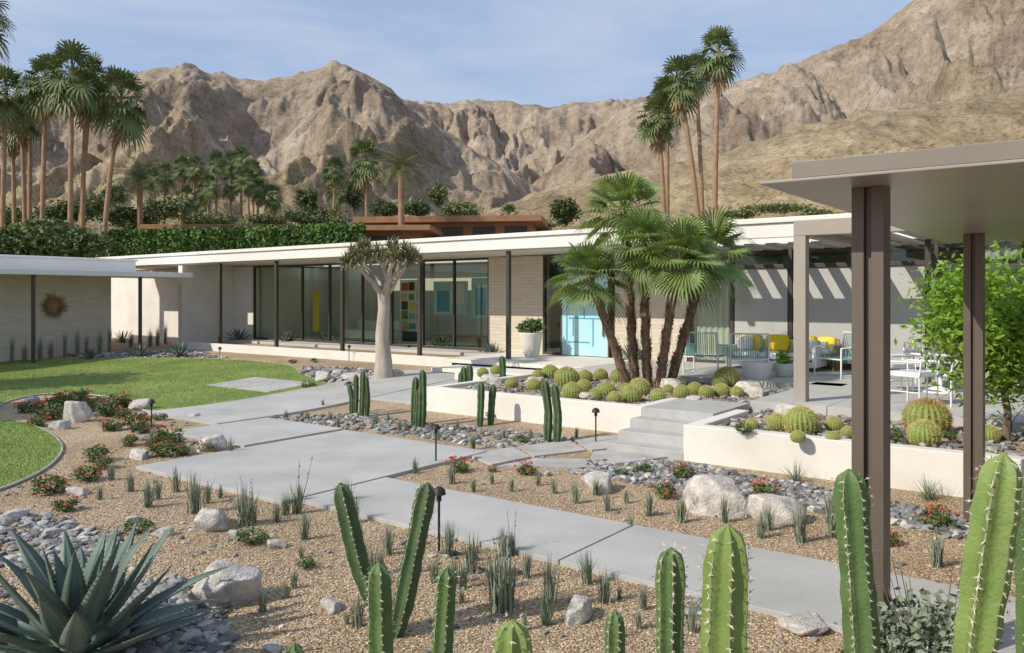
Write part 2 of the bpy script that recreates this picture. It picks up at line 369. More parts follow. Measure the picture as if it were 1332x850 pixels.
# pale panels added outside the terrace glazing just to show the slatted sunlight
mb=MB()
for a,b_ in [(-7.88,-6.52),(-6.38,-4.92),(-4.78,-3.28)]: mb.box(a,b_,20.155,20.165,.75,3.05)
arch('sun_stripe_panels',mb,[M['stripepanel']],house,0)
mb=MB(); mb.box(-13.15,-11.6,20.06,20.14,.62,3.0,0)
for a,b_,c,d in [(-13.0,-12.2,1.0,1.03),(-13.0,-12.97,1.03,2.6),(-12.9,-11.8,1.7,1.73),(-12.4,-12.37,1.73,2.75),(-12.7,-11.8,2.4,2.43),(-12.1,-12.07,.9,1.7),(-12.9,-12.4,2.73,2.76),(-12.78,-12.75,1.2,1.7),(-11.83,-11.8,1.73,2.4)]:
    mb.box(a,b_,20.045,20.06,c,d,1)
mb.box(-11.75,-11.70,20.0,20.03,1.2,2.2,2); mb.box(-13.19,-13.153,20.05,20.15,.6,3.05,2); mb.box(-11.597,-11.56,20.05,20.15,.6,3.05,2)
arch('front_door',mb,[M['doorblue'],M['doorline'],M['bronze']],house,.003)
mb=MB()
def drape(u0,u1,v=20.38,amp=.03):
    n=int((u1-u0)/.03); u=np.linspace(u0,u1,n); w=v+amp*np.sin(u*38)
    V=np.vstack([np.column_stack([u,w,np.full(n,.62)]),np.column_stack([u,w,np.full(n,3.55)])]); i=np.arange(n-1)
    mb.add(V,np.stack([i,i+1,i+1+n,i+n],1),0,True)
drape(-9.1,-8.1); drape(-2.4,-1.6); drape(-.9,-.1)
arch('drapery',mb,[M['drape']],house,0)
mb=MB()
mb.box(-36.4,-8.6,17.8,22.4,3.66,3.98,0); mb.box(-36.4,-8.6,23.5,32,3.66,3.98,0); mb.box(-36.4,-28.2,22.4,23.5,3.66,3.979,0); mb.box(-16.2,-8.6,22.4,23.5,3.66,3.979,0)  # open roof slot added to let sun brighten the window room below
mb.box(-36.46,-8.6,17.74,22.395,3.983,4.1,0); mb.box(-36.46,-8.6,23.505,32.05,3.983,4.1,0); mb.box(-36.46,-28.2,22.4,23.5,3.983,4.099,0); mb.box(-16.2,-8.6,22.4,23.5,3.983,4.099,0)
mb.box(-8.597,9,20.05,32,3.66,3.98,0); mb.box(-8.597,9,20.0,32.05,3.984,4.1,0)
mb.box(-8.597,-3.0,17.8,17.95,3.66,3.98,0); mb.box(-8.597,-3.0,17.74,18.0,3.984,4.1,0)
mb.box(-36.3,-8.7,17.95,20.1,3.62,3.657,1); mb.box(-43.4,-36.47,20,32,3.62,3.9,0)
mb.box(-20,-17.5,25,26.5,4.1,4.45,0); mb.box(-6,-4.8,24,25,4.1,4.5,0)
arch('roof',mb,[M['fascia'],M['soffit']],house,.012)
mb=MB()
for u in (-27.45,-24.0,-20.5,-17.0,-13.6): mb.box(u-.055,u+.055,17.95,18.06,.3,3.62)
mb.box(-3.06,-2.95,17.95,18.06,.6,3.66)
arch('roof_posts',mb,[M['frame']],house,.005)
perg=empty('pergola',rot=PHI)
mb=MB()
mb.box(-4.3,-4.1,13.6,13.8,.6,3.36); mb.box(4.5,4.7,13.6,13.8,.6,3.36)
mb.box(-4.3,8,13.6,13.8,3.363,3.62); mb.box(-4.3,-4.1,13.803,17.73,3.363,3.62); mb.box(-8.5,-8.35,17.96,20.0,3.40,3.62)
arch('pergola_frame',mb,[M['taupe']],perg)
mb=MB()
for u in np.arange(-4.0,8,.50): mb.box(u-.12,u+.12,13.81,19.95,3.50,3.56)
for u in np.arange(-8.2,-4.4,.50): mb.box(u-.12,u+.12,18.01,19.95,3.50,3.56)
mb.box(-4.09,8,16.4,16.5,3.57,3.66)
arch('pergola_slats',mb,[M['taupe']],perg,0)
wing=empty('guest_house',rot=PHI)
mb=MB(); mb.box(-38,-30.6,3,15.4,0,3.3,0)
arch('brick_walls',mb,[M['brick'],M['plaster']],wing)
mb=MB(); mb.box(-31.2,-28.8,2,17.7,3.08,3.27); mb.box(-40,-30.3,2,16.2,3.273,3.7); mb.box(-40.1,-30.24,1.9,16.25,3.703,3.78)
arch('flat_roof',mb,[M['fascia']],wing,.012)
mb=MB()
for v in (4.5,8.2,12.0,15.7): mb.box(-29.1,-29.0,v-.05,v+.05,.1,3.08)
arch('roof_posts',mb,[M['frame']],wing,.004)
mb=MB()
for i in range(44):
    a=i*2*math.pi/44; r=random.uniform(.38,.55); c=np.array([-30.55,13.3,2.0]); e=c+np.array([.03*random.random(),r*math.cos(a),r*math.sin(a)])
    mb.tube([c+np.array([0,.08*math.cos(a),.08*math.sin(a)]),e],[.03,.008],5)
mb.tube([(-30.6,13.3,2.0),(-30.5,13.3,2.0)],[.12,.1],14)
link('sunburst_wall_sculpture',mb.mesh('sunburst',[M['sunburst']]),rot=PHI)
can=empty('steel_canopy',rot=PHI)
mb=MB(); mb.box(-1.47,6,4.62,10.75,3.02,3.115,0); mb.box(-1.65,6,4.6,10.8,3.0,3.017,1)
arch('canopy_roof',mb,[M['canopytop'],M['canopysoff']],can,.004)
mb=MB()
for v in (5.16,9.6):
    mb.box(-1.26,-1.19,v-.09,v+.09,-.1,3.0); mb.box(-1.15,-1.08,v-.09,v+.09,-.1,3.0); mb.box(-1.19,-1.15,v-.05,v+.05,-.1,2.999)
    mb.box(4.5,4.6,v-.09,v+.09,-.1,3.0)
arch('canopy_posts',mb,[M['bronze']],can,.004)

# ---------------------------------------------------------------- rocks
def ico(sub):
    bm=bmesh.new(); bmesh.ops.create_icosphere(bm,subdivisions=sub,radius=1); V=np.array([v.co[:] for v in bm.verts]); Fc=np.array([[v.index for v in f.verts] for f in bm.faces]); bm.free(); return V,Fc
I1=ico(1); I2=ico(2); I4=ico(4)
OCT=(np.array([(1,0,0),(-1,0,0),(0,1,0),(0,-1,0),(0,0,1),(0,0,-1.)]),np.array([(0,2,4),(2,1,4),(1,3,4),(3,0,4),(2,0,5),(1,2,5),(3,1,5),(0,3,5)]))
def scatter(name,P,z,size,base_,mt,smooth=False,flat=.6,jit=.25,srange=(.6,1.4)):
    V,Fc=base_; n=len(P)
    if n==0: return
    s=size*rng.uniform(srange[0],srange[1],(n,1,1)); ax=rng.uniform(.6,1.3,(n,1,3)); ax[:,:,2]*=flat
    v=V[None]*(1+rng.uniform(-jit,jit,(n,len(V),1)))*ax*s
    a=rng.uniform(0,6.28,n); ca,sa=np.cos(a)[:,None],np.sin(a)[:,None]
    x=v[:,:,0]*ca-v[:,:,1]*sa; y=v[:,:,0]*sa+v[:,:,1]*ca
    tl=rng.uniform(-.5,.5,n)[:,None]; zz=v[:,:,2]*np.cos(tl)+x*np.sin(tl)
    X=np.stack([x+P[:,0:1],y+P[:,1:2],zz+z[:,None]],-1).reshape(-1,3)
    f=(Fc[None]+(np.arange(n)*len(V))[:,None,None]).reshape(-1,3)
    mb=MB(); mb.add(X,f,0,smooth); return link(name,mb.mesh(name,[mt]))
def rand_in(P,n):
    P=np.array([p[:2] for p in P]); lo,hi=P.min(0),P.max(0); q=rng.uniform(lo,hi,(int(n*3),2)); q=q[inpoly(q[:,0],q[:,1],P)][:n]; return q
def unblock(q):
    k=np.ones(len(q),bool)
    for B in blocked: k&=~inpoly(q[:,0],q[:,1],B)
    v=q[:,0]*VX+q[:,1]*VY; u=q[:,0]*UX+q[:,1]*UY
    k&=~((v>11.7)&(u>-11.1)); k&=~((v>10.5)&(u>-6.2))
    return q[k]
d=3.0+9.5*rng.random(80000)**1.5; t=rng.uniform(-.72,.72,80000); q=unblock(np.column_stack([t*d,d]))
scatter('gravel',q,gz(q[:,0],q[:,1])+.004,.0105,OCT,M['pebble'])
d=3.5+9*rng.random(700); t=rng.uniform(-.7,.7,700); q=unblock(np.column_stack([t*d,d])); scatter('loose_stones',q,gz(q[:,0],q[:,1])+.008,.024,I1,M['cobble'],False,.6,.16,(.4,1.5))
cob=[([(760,602),(870,600),(1000,622),(1250,672),(1262,705),(1150,680),(1000,655),(880,640),(735,615)],1700,.05),
 ([(-170,668),(60,672),(130,690),(165,715),(120,735),(40,742),(-60,735),(-170,740)],900,.052),
 ([(150,770),(220,752),(290,798),(292,850),(240,930),(20,930),(60,850)],1100,.048),
 ([(-170,760),(0,765),(40,850),(0,900),(-170,900)],500,.05),
 ([(350,540),(470,540),(560,552),(740,568),(770,578),(640,584),(560,572),(430,557),(350,548)],900,.05),
 ([(395,478),(470,480),(520,495),(440,500),(400,490)],400,.08),
 ([(80,462),(250,458),(300,466),(120,468)],500,.08),
 ([(140,515),(200,522),(260,560),(300,585),(230,598),(150,560),(90,530)],160,.05),
 ([(480,690),(600,720),(700,760),(640,770),(520,720)],90,.03),([(860,760),(960,780),(960,810),(870,800)],90,.03)]
for i,(pl,n,sz) in enumerate(cob):
    q=rand_in([S(a,b) for a,b in pl],n); q=unblock(q); q=q+rng.normal(0,.04,q.shape)
    scatter('river_rock_bed',q,gz(q[:,0],q[:,1])+sz*.25,sz,I1,M['cobble'],False,.5,.16,(.35,1.5))
for (u0,u1,v0,v1,n) in [(-10.7,-6.5,12.1,16.2,1100),(-6.2,-5.0,13.4,16.2,260),(-4.6,3,10.9,13.1,900)]:
    u=rng.uniform(u0,u1,n); v=rng.uniform(v0,v1,n); q=np.column_stack([u*UX+v*VX,u*UY+v*VY])
    scatter('river_rock_bed',q,np.full(n,.49),.055,I1,M['cobble'],False,.5,.16,(.4,1.4))

def pn(x,y,seed=0):
    xi=np.floor(x).astype(int); yi=np.floor(y).astype(int); xf=x-xi; yf=y-yi
    def g(a,b,dx,dy):
        h=(a*374761393+b*668265263+seed*974711)&0x7fffffff; h=((h^(h>>13))*1274126177)&0x7fffffff; h=(h^(h>>16))
        an=(h%3600)/3600*2*np.pi; return np.cos(an)*dx+np.sin(an)*dy
    u=xf**3*(xf*(xf*6-15)+10); v=yf**3*(yf*(yf*6-15)+10)
    a=g(xi,yi,xf,yf)*(1-u)+g(xi+1,yi,xf-1,yf)*u; b=g(xi,yi+1,xf,yf-1)*(1-u)+g(xi+1,yi+1,xf-1,yf-1)*u
    return (a*(1-v)+b*v)*1.5
def ridged(x,y,o=5,seed=0,eps=.004,gain=.45):
    s=0;a=1;t=0;w=1
    for i in range(o):
        n=1-np.sqrt(pn(x,y,seed+i)**2+eps); s=s+a*n*w; t+=a; w=np.clip(.35+n*.8,0,1); a*=gain; x=x*2.07+5.1; y=y*2.03+1.7
    return s/t
def boulder_mesh(seed):
    V,Fc=I4; V=V.copy(); r=np.random.default_rng(seed)
    for i in range(16):
        n=r.normal(size=3); n/=np.linalg.norm(n); dd=r.uniform(.5,.82); k=V@n; m_=k>dd; V[m_]-=(k[m_]-dd)[:,None]*n*.95
    V*=1+.06*pn(V[:,0]*2.2+seed*9+V[:,2]*1.3,V[:,1]*2.2+V[:,2]*1.7,seed)[:,None]+.035*pn(V[:,0]*7+seed,V[:,1]*7+V[:,2]*5,seed)[:,None]
    mb=MB(); mb.add(V,Fc,0,True); return mb.mesh('boulder',[M['boulder']])
BM=[boulder_mesh(i) for i in range(5)]
def boulder(a,b,w,h,z=None):
    x,y,zz=S(a,b,z); sx=w/2/F*y*1.15; sz=h/F*y*.66
    link('boulder',BM[random.randrange(5)],(x,y+sx*.5,zz+sz*.33),random.uniform(0,6.28),(sx,sx*random.uniform(.7,.95),sz))
for b_ in [(278,795,98,82),(778,640,62,34),(940,672,80,66),(1012,682,78,46),(753,812,54,36),(428,796,38,18),(93,550,34,38),(268,588,40,30),(178,598,34,16),(268,690,62,34),(1060,826,72,24),(650,752,54,22),(95,645,34,14),(35,530,30,18),(180,535,34,20),(75,560,28,16),(600,745,22,10),(355,715,30,16),(305,700,26,12),(890,803,26,12),(940,793,20,10),(460,497,40,16),(420,497,30,18),(437,490,28,12),(512,490,30,14),(560,607,18,8),(1075,610,18,9),(712,620,18,8),(210,700,30,14),(168,682,26,12),(350,850,30,16),(240,592,22,14),(128,535,26,16),(250,545,18,10),(8,680,40,18),(60,700,30,14)]:
    boulder(*b_)
for a,b,w,h in [(875,508,40,24),(980,515,40,24),(1040,545,52,30),(700,500,30,14),(770,520,30,14),(905,525,30,12),(1130,560,30,14),(940,512,24,14),(640,498,28,14),(1060,560,30,16),(1160,560,24,12)]:
    boulder(a,b,w,h,.5)

# ---------------------------------------------------------------- cacti
def cactus_part(mb,path,rad,ribs=6,depth=.38,m=0,mc=1,ms=2,spines=True,step=.04,slen=.02):
    P=np.array(path,float)
    seg=np.linalg.norm(np.diff(P,axis=0),axis=1); s=np.concatenate([[0],np.cumsum(seg)]); Lt=s[-1]
    k=max(10,int(Lt/.03)); tt=np.linspace(0,1,k)*Lt
    Q=np.column_stack([np.interp(tt,s,P[:,i]) for i in range(3)])
    for _ in range(6): Q[1:-1]=(Q[:-2]+Q[1:-1]*2+Q[2:])/4
    e=Lt-tt; prof=np.where(e<rad*1.6,np.sqrt(np.clip(1-(1-e/(rad*1.6))**2,0,1)),1.0); ph0=rng.uniform(0,6); prof=np.maximum(prof,.05)*(1+.045*np.sin(tt*9+ph0)+.02*np.sin(tt*31+ph0))
    prof*=np.clip(.75+.25*tt/(.25*Lt+1e-6),0,1)
    T=np.gradient(Q,axis=0); T/=np.linalg.norm(T,axis=1)[:,None]
    Nn=np.cross(T[0],[.3,1,0.]); Nn/=np.linalg.norm(Nn)
    fr_=[-.03,.03,.12,.25,.5,.75,.88]; npr=len(fr_)
    th=[];rr=[]
    for i in range(ribs):
        for f_ in fr_:
            th.append((i+f_)*2*np.pi/ribs); a=abs(f_ if f_<.5 else 1-f_)*2; rr.append(1-depth*(a**.7))
    th=np.array(th); rr=np.array(rr); n=len(th); V=[]; Bs=[];Ns=[]
    for i in range(k):
        Nn=Nn-T[i]*np.dot(Nn,T[i]); Nn/=np.linalg.norm(Nn); B=np.cross(T[i],Nn); Ns.append(Nn);Bs.append(B)
        ar=1+.03*np.cos(2*np.pi*tt[i]/step)*(rr>.85)
        V.append(Q[i]+rad*prof[i]*(rr*ar)[:,None]*(np.cos(th)[:,None]*Nn+np.sin(th)[:,None]*B))
    V=np.concatenate(V); i=np.arange(k-1)[:,None]*n; j=np.arange(n)[None]; j2=(j+1)%n
    f=np.stack([i+j,i+j2,i+n+j2,i+n+j],-1)
    cm=(np.arange(n)%npr)==0
    mb.add(V,f[:,~cm].reshape(-1,4),m,True); mb.add(V,f[:,cm].reshape(-1,4),mc,True)
    mb.add(V[-n:],np.arange(n),m)
    if spines:
        for i in range(ribs):
            a0=i*2*np.pi/ribs
            for q in np.arange(.03,Lt-.004,step):
                ii=min(k-1,int(q/Lt*(k-1))); o=Ns[ii]*math.cos(a0)+Bs[ii]*math.sin(a0); c=Q[ii]+(q-tt[ii])*T[ii]+o*rad*prof[ii]*1.0
                tri=[]
                for _ in range(7):
                    dr=o*rng.uniform(.2,1)+rng.normal(size=3)*.7; dr/=np.linalg.norm(dr); w=np.cross(dr,o+.01); w/=np.linalg.norm(w)+1e-6
                    tri+= [c+w*.0022,c-w*.0022,c+dr*slen*rng.uniform(.4,1.2)]
                mb.add(tri,np.arange(21).reshape(7,3),ms)
def column_cactus(stems,mt='cactus',ribs=6,name='columnar_cactus',depth=.42,spines=True,step=.04,slen=.02):
    o=np.array(stems[0][0][0],float); mb=MB()
    for path,rad in stems: cactus_part(mb,np.array(path)-o,rad,ribs,depth,spines=spines,step=step,slen=slen)
    return link(name,mb.mesh(name,[M[mt],M['crest'],M['spine']]),tuple(o))
def stand(a,b,d,lean=0,rad=.08,mt='cactus',ribs=6,leany=0):
    x,y,z=D(a,b,d); g=float(gz(x,y))
    bx=x+lean; m_=((x+bx)/2+lean*.1,y+leany*.5,(z+g)/2)
    column_cactus([([(bx,y,g-.05),m_,(x,y,z)],rad)],mt,ribs)
stand(493,732,3.8,.02,.068,'cactus'); stand(582,738,4.2,-.05,.062,'cactus'); stand(667,806,2.7,0,.078,'cactusy',7)
stand(800,794,4.2,0,.058,'cactus'); stand(873,712,3.35,-.01,.064,'cactus',7); stand(947,683,2.85,-.04,.084,'cactusy',7)
stand(1104,610,3.6,.10,.078,'cactus',6); stand(1306,590,2.85,-.22,.08,'cactusy',6); stand(383,836,4.6,0,.06,'cactus')
stand(1340,620,3.4,0,.06,'cactus')
x,y,z=S(507,828)
tl=D(442,628,y); tr=D(557,628,y)
column_cactus([([(x,y,-.05),(x-.05,y,.12),(x-.2,y,.45),tl],.08),([(x+.02,y+.02,-.05),(x+.08,y,.15),(x+.17,y,.6),tr],.08)],'cactusd',6)
def grp(lst,mt='cactus',z=None,rad=.075):
    for (a,b,tb) in lst:
        x,y,zz=S(a,b,z); h=(b-tb)/F*y
        column_cactus([([(x,y,zz-.05),(x+.02,y,zz+h*.5),(x+rng.uniform(-.05,.05),y,zz+h)],rad)],mt,6,spines=False)
grp([(462,540,487),(470,543,483),(477,541,490),(457,538,500)],'cactusd',rad=.06)
grp([(538,553,490),(549,556,481),(544,556,505)],'cactusd',rad=.075)
grp([(624,555,497),(638,553,500)],'cactusd',rad=.07); grp([(712,576,495),(724,577,500)],'cactusd',rad=.075)
grp([(603,500,477),(610,500,474),(653,497,463)],'cactusd',z=.35,rad=.09)
grp([(598,510,484)],'cactusd',z=.3,rad=.06)
def barrel_mesh(seed,sp):
    r=np.random.default_rng(seed); mb=MB(); ribs=22; nu=ribs*4; nv=16
    th=np.arange(nu)*2*np.pi/nu; ph=np.linspace(-.9,math.pi/2-.02,nv)
    rr=1-.10*(.5-.5*np.cos(th*ribs))
    V=[]
    for p in ph:
        rad=math.cos(p); V.append(np.column_stack([rad*rr*np.cos(th),rad*rr*np.sin(th),np.full(nu,.88*math.sin(p)-.08*max(0,math.sin(p))**8)]))
    V=np.concatenate(V); i=np.arange(nv-1)[:,None]*nu; j=np.arange(nu)[None]; j2=(j+1)%nu
    mb.add(V,np.stack([i+j,i+j2,i+nu+j2,i+nu+j],-1).reshape(-1,4),0,True); mb.add(V[-nu:],np.arange(nu),1)
    tri=[]
    for k in range(ribs):
        a=k*2*np.pi/ribs
        for p in np.linspace(-.6,1.5,19):
            o=np.array([math.cos(p)*math.cos(a),math.cos(p)*math.sin(a),math.sin(p)]); c=o*np.array([1,1,.88])
            for _ in range(8):
                dr=o*.5+r.normal(size=3)*.55; dr/=np.linalg.norm(dr); w=np.cross(dr,r.normal(size=3)); w/=np.linalg.norm(w)
                tri+=[c+w*.013,c-w*.013,c+dr*r.uniform(.1,.2)]
    mb.add(tri,np.arange(len(tri)).reshape(-1,3),1); return mb.mesh('barrel',[M['barrel'],M[sp]])
BA=[barrel_mesh(1,'gold'),barrel_mesh(2,'gold')]; BR=barrel_mesh(3,'rust')
for a,b,w,k in [(628,490,16,0),(645,487,16,0),(716,492,24,0),(738,502,34,0),(762,496,20,0),(782,494,20,0),(806,497,24,0),(760,510,22,0),(745,518,28,0),(790,516,26,0),(822,522,28,0),(857,522,22,0),(833,514,30,0),(888,517,22,0),(905,512,20,0),(920,516,20,0),(940,515,22,0),(948,502,34,0),(938,503,22,0),(885,505,18,0),(960,516,18,0),(800,524,20,0),(775,520,20,0),(695,507,20,0),(665,505,18,0),(815,512,18,0),(870,512,16,0),(700,493,16,0),
  (1047,563,46,1),(1014,558,26,0),(1088,560,24,0),(1105,568,18,0),(1215,563,60,2),(1208,578,42,1),(1040,575,20,0),(980,558,18,0),(1085,575,18,0),(1290,575,30,0),(1005,552,16,0)]:
    x,y,z=S(a,b,.5); r=w/2/F*y
    link('barrel_cactus',BR if k==2 else BA[k%2],(x,y+r*.6,.5+r*.5),random.uniform(0,6),r*.95)

# ---------------------------------------------------------------- leafy plants
def leaves(mb,c,rad,n,size,m=0,clumps=14,spread=.3,shell=.55,asp=.5):
    c=np.array(c,float); rad=np.array(rad,float)
    q=rng.normal(size=(clumps,3)); q/=np.linalg.norm(q,axis=1)[:,None]; q*=rng.uniform(shell,1,(clumps,1))**.7; q*=.78
    idx=rng.integers(0,clumps,n); g=rng.normal(size=(n,3))*spread*.75
    p=c+(q[idx]+g)*rad
    a=rng.normal(size=(n,3)); a[:,2]*=.7; a/=np.linalg.norm(a,axis=1)[:,None]
    b=np.cross(a,rng.normal(size=(n,3))); b/=np.linalg.norm(b,axis=1)[:,None]
    s=size*rng.uniform(.6,1.3,(n,1))
    V=np.stack([p-a*s,p+b*s*asp,p+a*s,p-b*s*asp],1).reshape(-1,3)
    mb.add(V,np.arange(n*4).reshape(-1,4),m)
def bush_mesh(seed,flower,n=560):
    mb=MB(); leaves(mb,(0,0,.42),(.85,.85,.5),n,.085,0,18,.22,.4)
    if flower:
        leaves(mb,(0,0,.45),(.85,.85,.5),90,.075,3,14,.25,.6)
        k=flower; th=rng.uniform(0,6.28,k); ph=rng.uniform(.1,1.4,k); p=np.column_stack([np.cos(th)*np.cos(ph)*.9,np.sin(th)*np.cos(ph)*.9,.42+.52*np.sin(ph)])
        for q in p:
            tri=[]
            for _ in range(5):
                a=rng.normal(size=3)*.036; b=rng.normal(size=3)*.036; c=q+rng.normal(size=3)*.035; tri+=[c+a,c+b,c-a,c-b]
            mb.add(tri,np.arange(20).reshape(5,4),1)
    for i in range(7):
        a=i*.9; mb.tube([(0,0,0),(.5*math.cos(a),.5*math.sin(a),.5)],[.03,.01],4,2)
    return mb.mesh('bush',[M['leafmid'],M['red'],M['barkd'],M['redleaf']])
BF=[bush_mesh(i,[14,36,24][i]) for i in range(3)]; BL=[bush_mesh(i,[5,12,8][i],720) for i in range(3)]; BG=[bush_mesh(i,0) for i in range(2)]
for a,b,w in [(595,616,38),(685,620,34),(893,626,42),(865,650,42),(998,650,44),(1226,690,54),(1160,712,36),(640,615,16)]:
    x,y,z=S(a,b); r=w/2/F*y; link('crown_of_thorns_bush',BF[random.randrange(3)],(x,y+r*.5,z),random.uniform(0,6),r*1.1)
for a,b,w in [(55,548,56),(30,538,46),(75,528,40),(120,535,52),(150,532,46),(175,558,44),(215,580,54),(120,603,54),(110,628,56),(205,596,46),(268,588,40),(60,645,54),(78,668,48),(165,582,40),(235,594,38),(140,562,44),(45,556,40),(195,583,40),(135,543,44),(100,522,40),(180,565,40),(60,535,40),(155,545,40),(130,612,40)]:
    x,y,z=S(a,b); r=w/2/F*y*random.uniform(.8,1.05); link('crown_of_thorns_bush',BL[random.randrange(3)],(x,y+r*.5,z),random.uniform(0,6),(r*1.1,r*1.1,r*.95))
for a,b,w in [(323,712,56),(396,742,36),(175,697,48),(680,578,26),(838,618,34),(808,620,24),(640,545,24),(1080,590,20),(205,548,26),(400,506,24),(455,505,20),(380,473,14),(408,472,14),(530,560,16)]:
    x,y,z=S(a,b); r=w/2/F*y; link('green_shrub',BG[random.randrange(2)],(x,y+r*.5,z),random.uniform(0,6),(r*1.1,r*1.1,r*.85))
for a,b,w in [(970,566,34),(1165,575,44),(1130,570,20),(1240,575,30)]:
    x,y,z=S(a,b,.5); r=w/2/F*y; link('green_shrub',BG[random.randrange(2)],(x,y+r*.5,z),random.uniform(0,6),r)
def tuft_mesh(n,spread,w,fl=False,curve=.4):
    mb=MB()
    for i in range(n):
        az=rng.uniform(0,6.28); ln=rng.uniform(.6,1.05); tlt=rng.uniform(0,spread); b0=np.array([rng.normal()*.06,rng.normal()*.06,0])
        d=np.array([math.cos(az),math.sin(az),0]); s=np.array([-math.sin(az),math.cos(az),0])*w
        P=[b0+d*ln*math.sin(tlt)*t*(1+curve*t*(tlt>.3))+np.array([0,0,ln*math.cos(tlt)*t*(1-.25*t*tlt)]) for t in (0,.5,1)]
        mb.add([P[0]-s,P[0]+s,P[1]+s*.85,P[1]-s*.85,P[2]],[(0,1,2,3)],0); mb.add([P[1]-s*.85,P[1]+s*.85,P[2]],[(0,1,2)],0)
    if fl:
        for i in range(2):
            x=rng.normal()*.15; y=rng.normal()*.1; hh=rng.uniform(1.3,1.9); mb.tube([(0,0,0),(x,y,hh*.55),(x*1.6,y*1.6,hh)],[.010,.008,.004],4,1)
            for j in range(9):
                t=hh*rng.uniform(.6,1); c=np.array([x*1.6*t/hh,y*1.6*t/hh,t])+rng.normal(size=3)*.012; a=rng.normal(size=3)*.016; b=rng.normal(size=3)*.016; mb.add([c+a,c+b,c-a,c-b],[0,1,2,3],2)
    return mb.mesh('tuft',[M['tuft'],M['barkd'],M['redleaf']])
TU=[tuft_mesh(60,.35,.014) for _ in range(4)]; TF=[tuft_mesh(50,.35,.014,True) for _ in range(3)]; TW=[tuft_mesh(110,1.1,.008) for _ in range(2)]
T=[(228,640,.33),(253,668,.45),(316,685,.45),(372,670,.3),(396,702,.32),(192,660,.3),(287,648,.2),(505,722,.32),(585,724,.32),(612,745,.32),(648,796,.5),(655,725,.3),(616,640,.2),(640,630,.2),(748,655,.3),(790,665,.25),(845,672,.3),(887,680,.3),(942,680,.35),(1042,706,.35),(990,700,.3),(1220,738,.3),(1080,680,.3),(775,645,.25),(720,642,.2),(540,616,.25),(587,630,.25),(546,672,.2),(480,760,.3),(715,785,.4),(764,760,.28),(785,785,.3),(710,812,.3),(590,760,.25),(565,758,.2),(685,752,.3),(460,680,.3),(450,655,.3),(360,680,.25),(390,655,.2),(640,768,.3),(170,640,.25),(145,625,.25),(130,650,.2),(270,655,.3),(205,650,.25),(430,548,.22),(490,552,.25),(520,562,.28),(570,573,.25),(615,585,.25),(655,572,.2),(690,570,.2),(750,570,.2),(400,548,.2),(372,545,.2),(505,548,.2),(440,556,.2),(595,560,.22),(300,590,.25),(420,530,.2),(1000,690,.25),(905,668,.2),(815,655,.2),(1085,700,.3),(700,632,.2),(820,688,.2),(665,640,.2)]
for a,b,h in T:
    x,y,z=S(a,b); s_=h*random.uniform(.85,1.15); link('desert_rush',TU[random.randrange(4)],(x,y,z-.01),random.uniform(0,6),(s_*1.05,s_*1.05,s_*1.15))
for a,b,h in [(378,668,.45),(318,680,.36),(648,790,.42),(655,722,.3)]:
    x,y,z=S(a,b); link('red_yucca',TF[random.randrange(3)],(x+.08,y,z),random.uniform(0,6),h*.9)
pl=[S(a,b) for a,b in [(320,720),(480,700),(760,760),(1000,820),(900,845),(560,850),(330,830)]]
for q in unblock(rand_in(pl,22)): link('desert_rush',TU[random.randrange(4)],(q[0],q[1],0),random.uniform(0,6),random.uniform(.12,.28))
for a,b,h,z in [(1208,650,.38,None),(1035,628,.36,None),(1180,545,.3,.5),(860,480,.3,.5),(1185,612,.25,None)]:
    x,y,zz=S(a,b,z); link('muhly_grass',TW[random.randrange(2)],(x,y,zz),0,h)
def agave_mesh(n,seed,width=.10,curl=.5,teeth=True,thick=.03):
    r=np.random.default_rng(seed); mb=MB()
    for i in range(n):
        az=i*2.39996+r.uniform(-.15,.15); fr_=i/n; el=math.radians(82-75*fr_**.85+r.uniform(-5,5)); L=(.75+.3*math.sin(fr_*2.6))*r.uniform(.9,1.08)
        k=12; f=np.array([math.cos(az),math.sin(az),0]); s=np.array([-math.sin(az),math.cos(az),0]); p=f*.04*fr_; V=[]
        e=el; cu=curl*(.3+fr_)*r.uniform(.4,1.3)*(1 if r.random()<.6 else -.4)
        ctr=[];nr=[]
        for j in range(k+1):
            t=j/k; ctr.append(p.copy()); dr=f*math.cos(e)+np.array([0,0,math.sin(e)]); nn=np.cross(s,dr)*-1; nr.append(nn); p=p+dr*L/k; e-=cu/k*(.3+1.6*t)
        for j in range(k+1):
            t=j/k; w=width*(.62+.55*math.sin(min(t*2.2,1.57)))*(1-t**2.2)+.001; w=max(w,.002); nn=nr[j]
            if nn[2]<0: nn=-nn
            V+= [ctr[j]-s*w+nn*w*.35,ctr[j]-s*w*.5+nn*w*.06,ctr[j]+nn*0,ctr[j]+s*w*.5+nn*w*.06,ctr[j]+s*w+nn*w*.35,ctr[j]-nn*thick*(1-t)]
        V=np.array(V); fs=[]
        for j in range(k):
            for q in range(6):
                a=j*6+q; b=j*6+(q+1)%6; fs.append((a,b,b+6,a+6))
        mb.add(V,fs,0,True)
        if teeth:
            for sd in (0,4):
                for j in np.arange(1,k,.5):
                    a=V[int(j)*6+sd]; b=V[min(k,int(j)+1)*6+sd]; c=a+(b-a)*(j%1); o=s*(-1 if sd==0 else 1)
                    dd=(b-a)/np.linalg.norm(b-a)*.006; mb.add([c-dd,c+dd,c+o*.014+dd],[(0,1,2)],1)
    return mb.mesh('agave',[M['agave'],M['agavee']])
AG=agave_mesh(36,3,.095,.55); AS=agave_mesh(26,5,.07,.3,False); AN=agave_mesh(40,6,.03,.1,False,.012)
x,y,z=S(98,862); link('agave',AG,(x,y,z+.02),.4,.98)
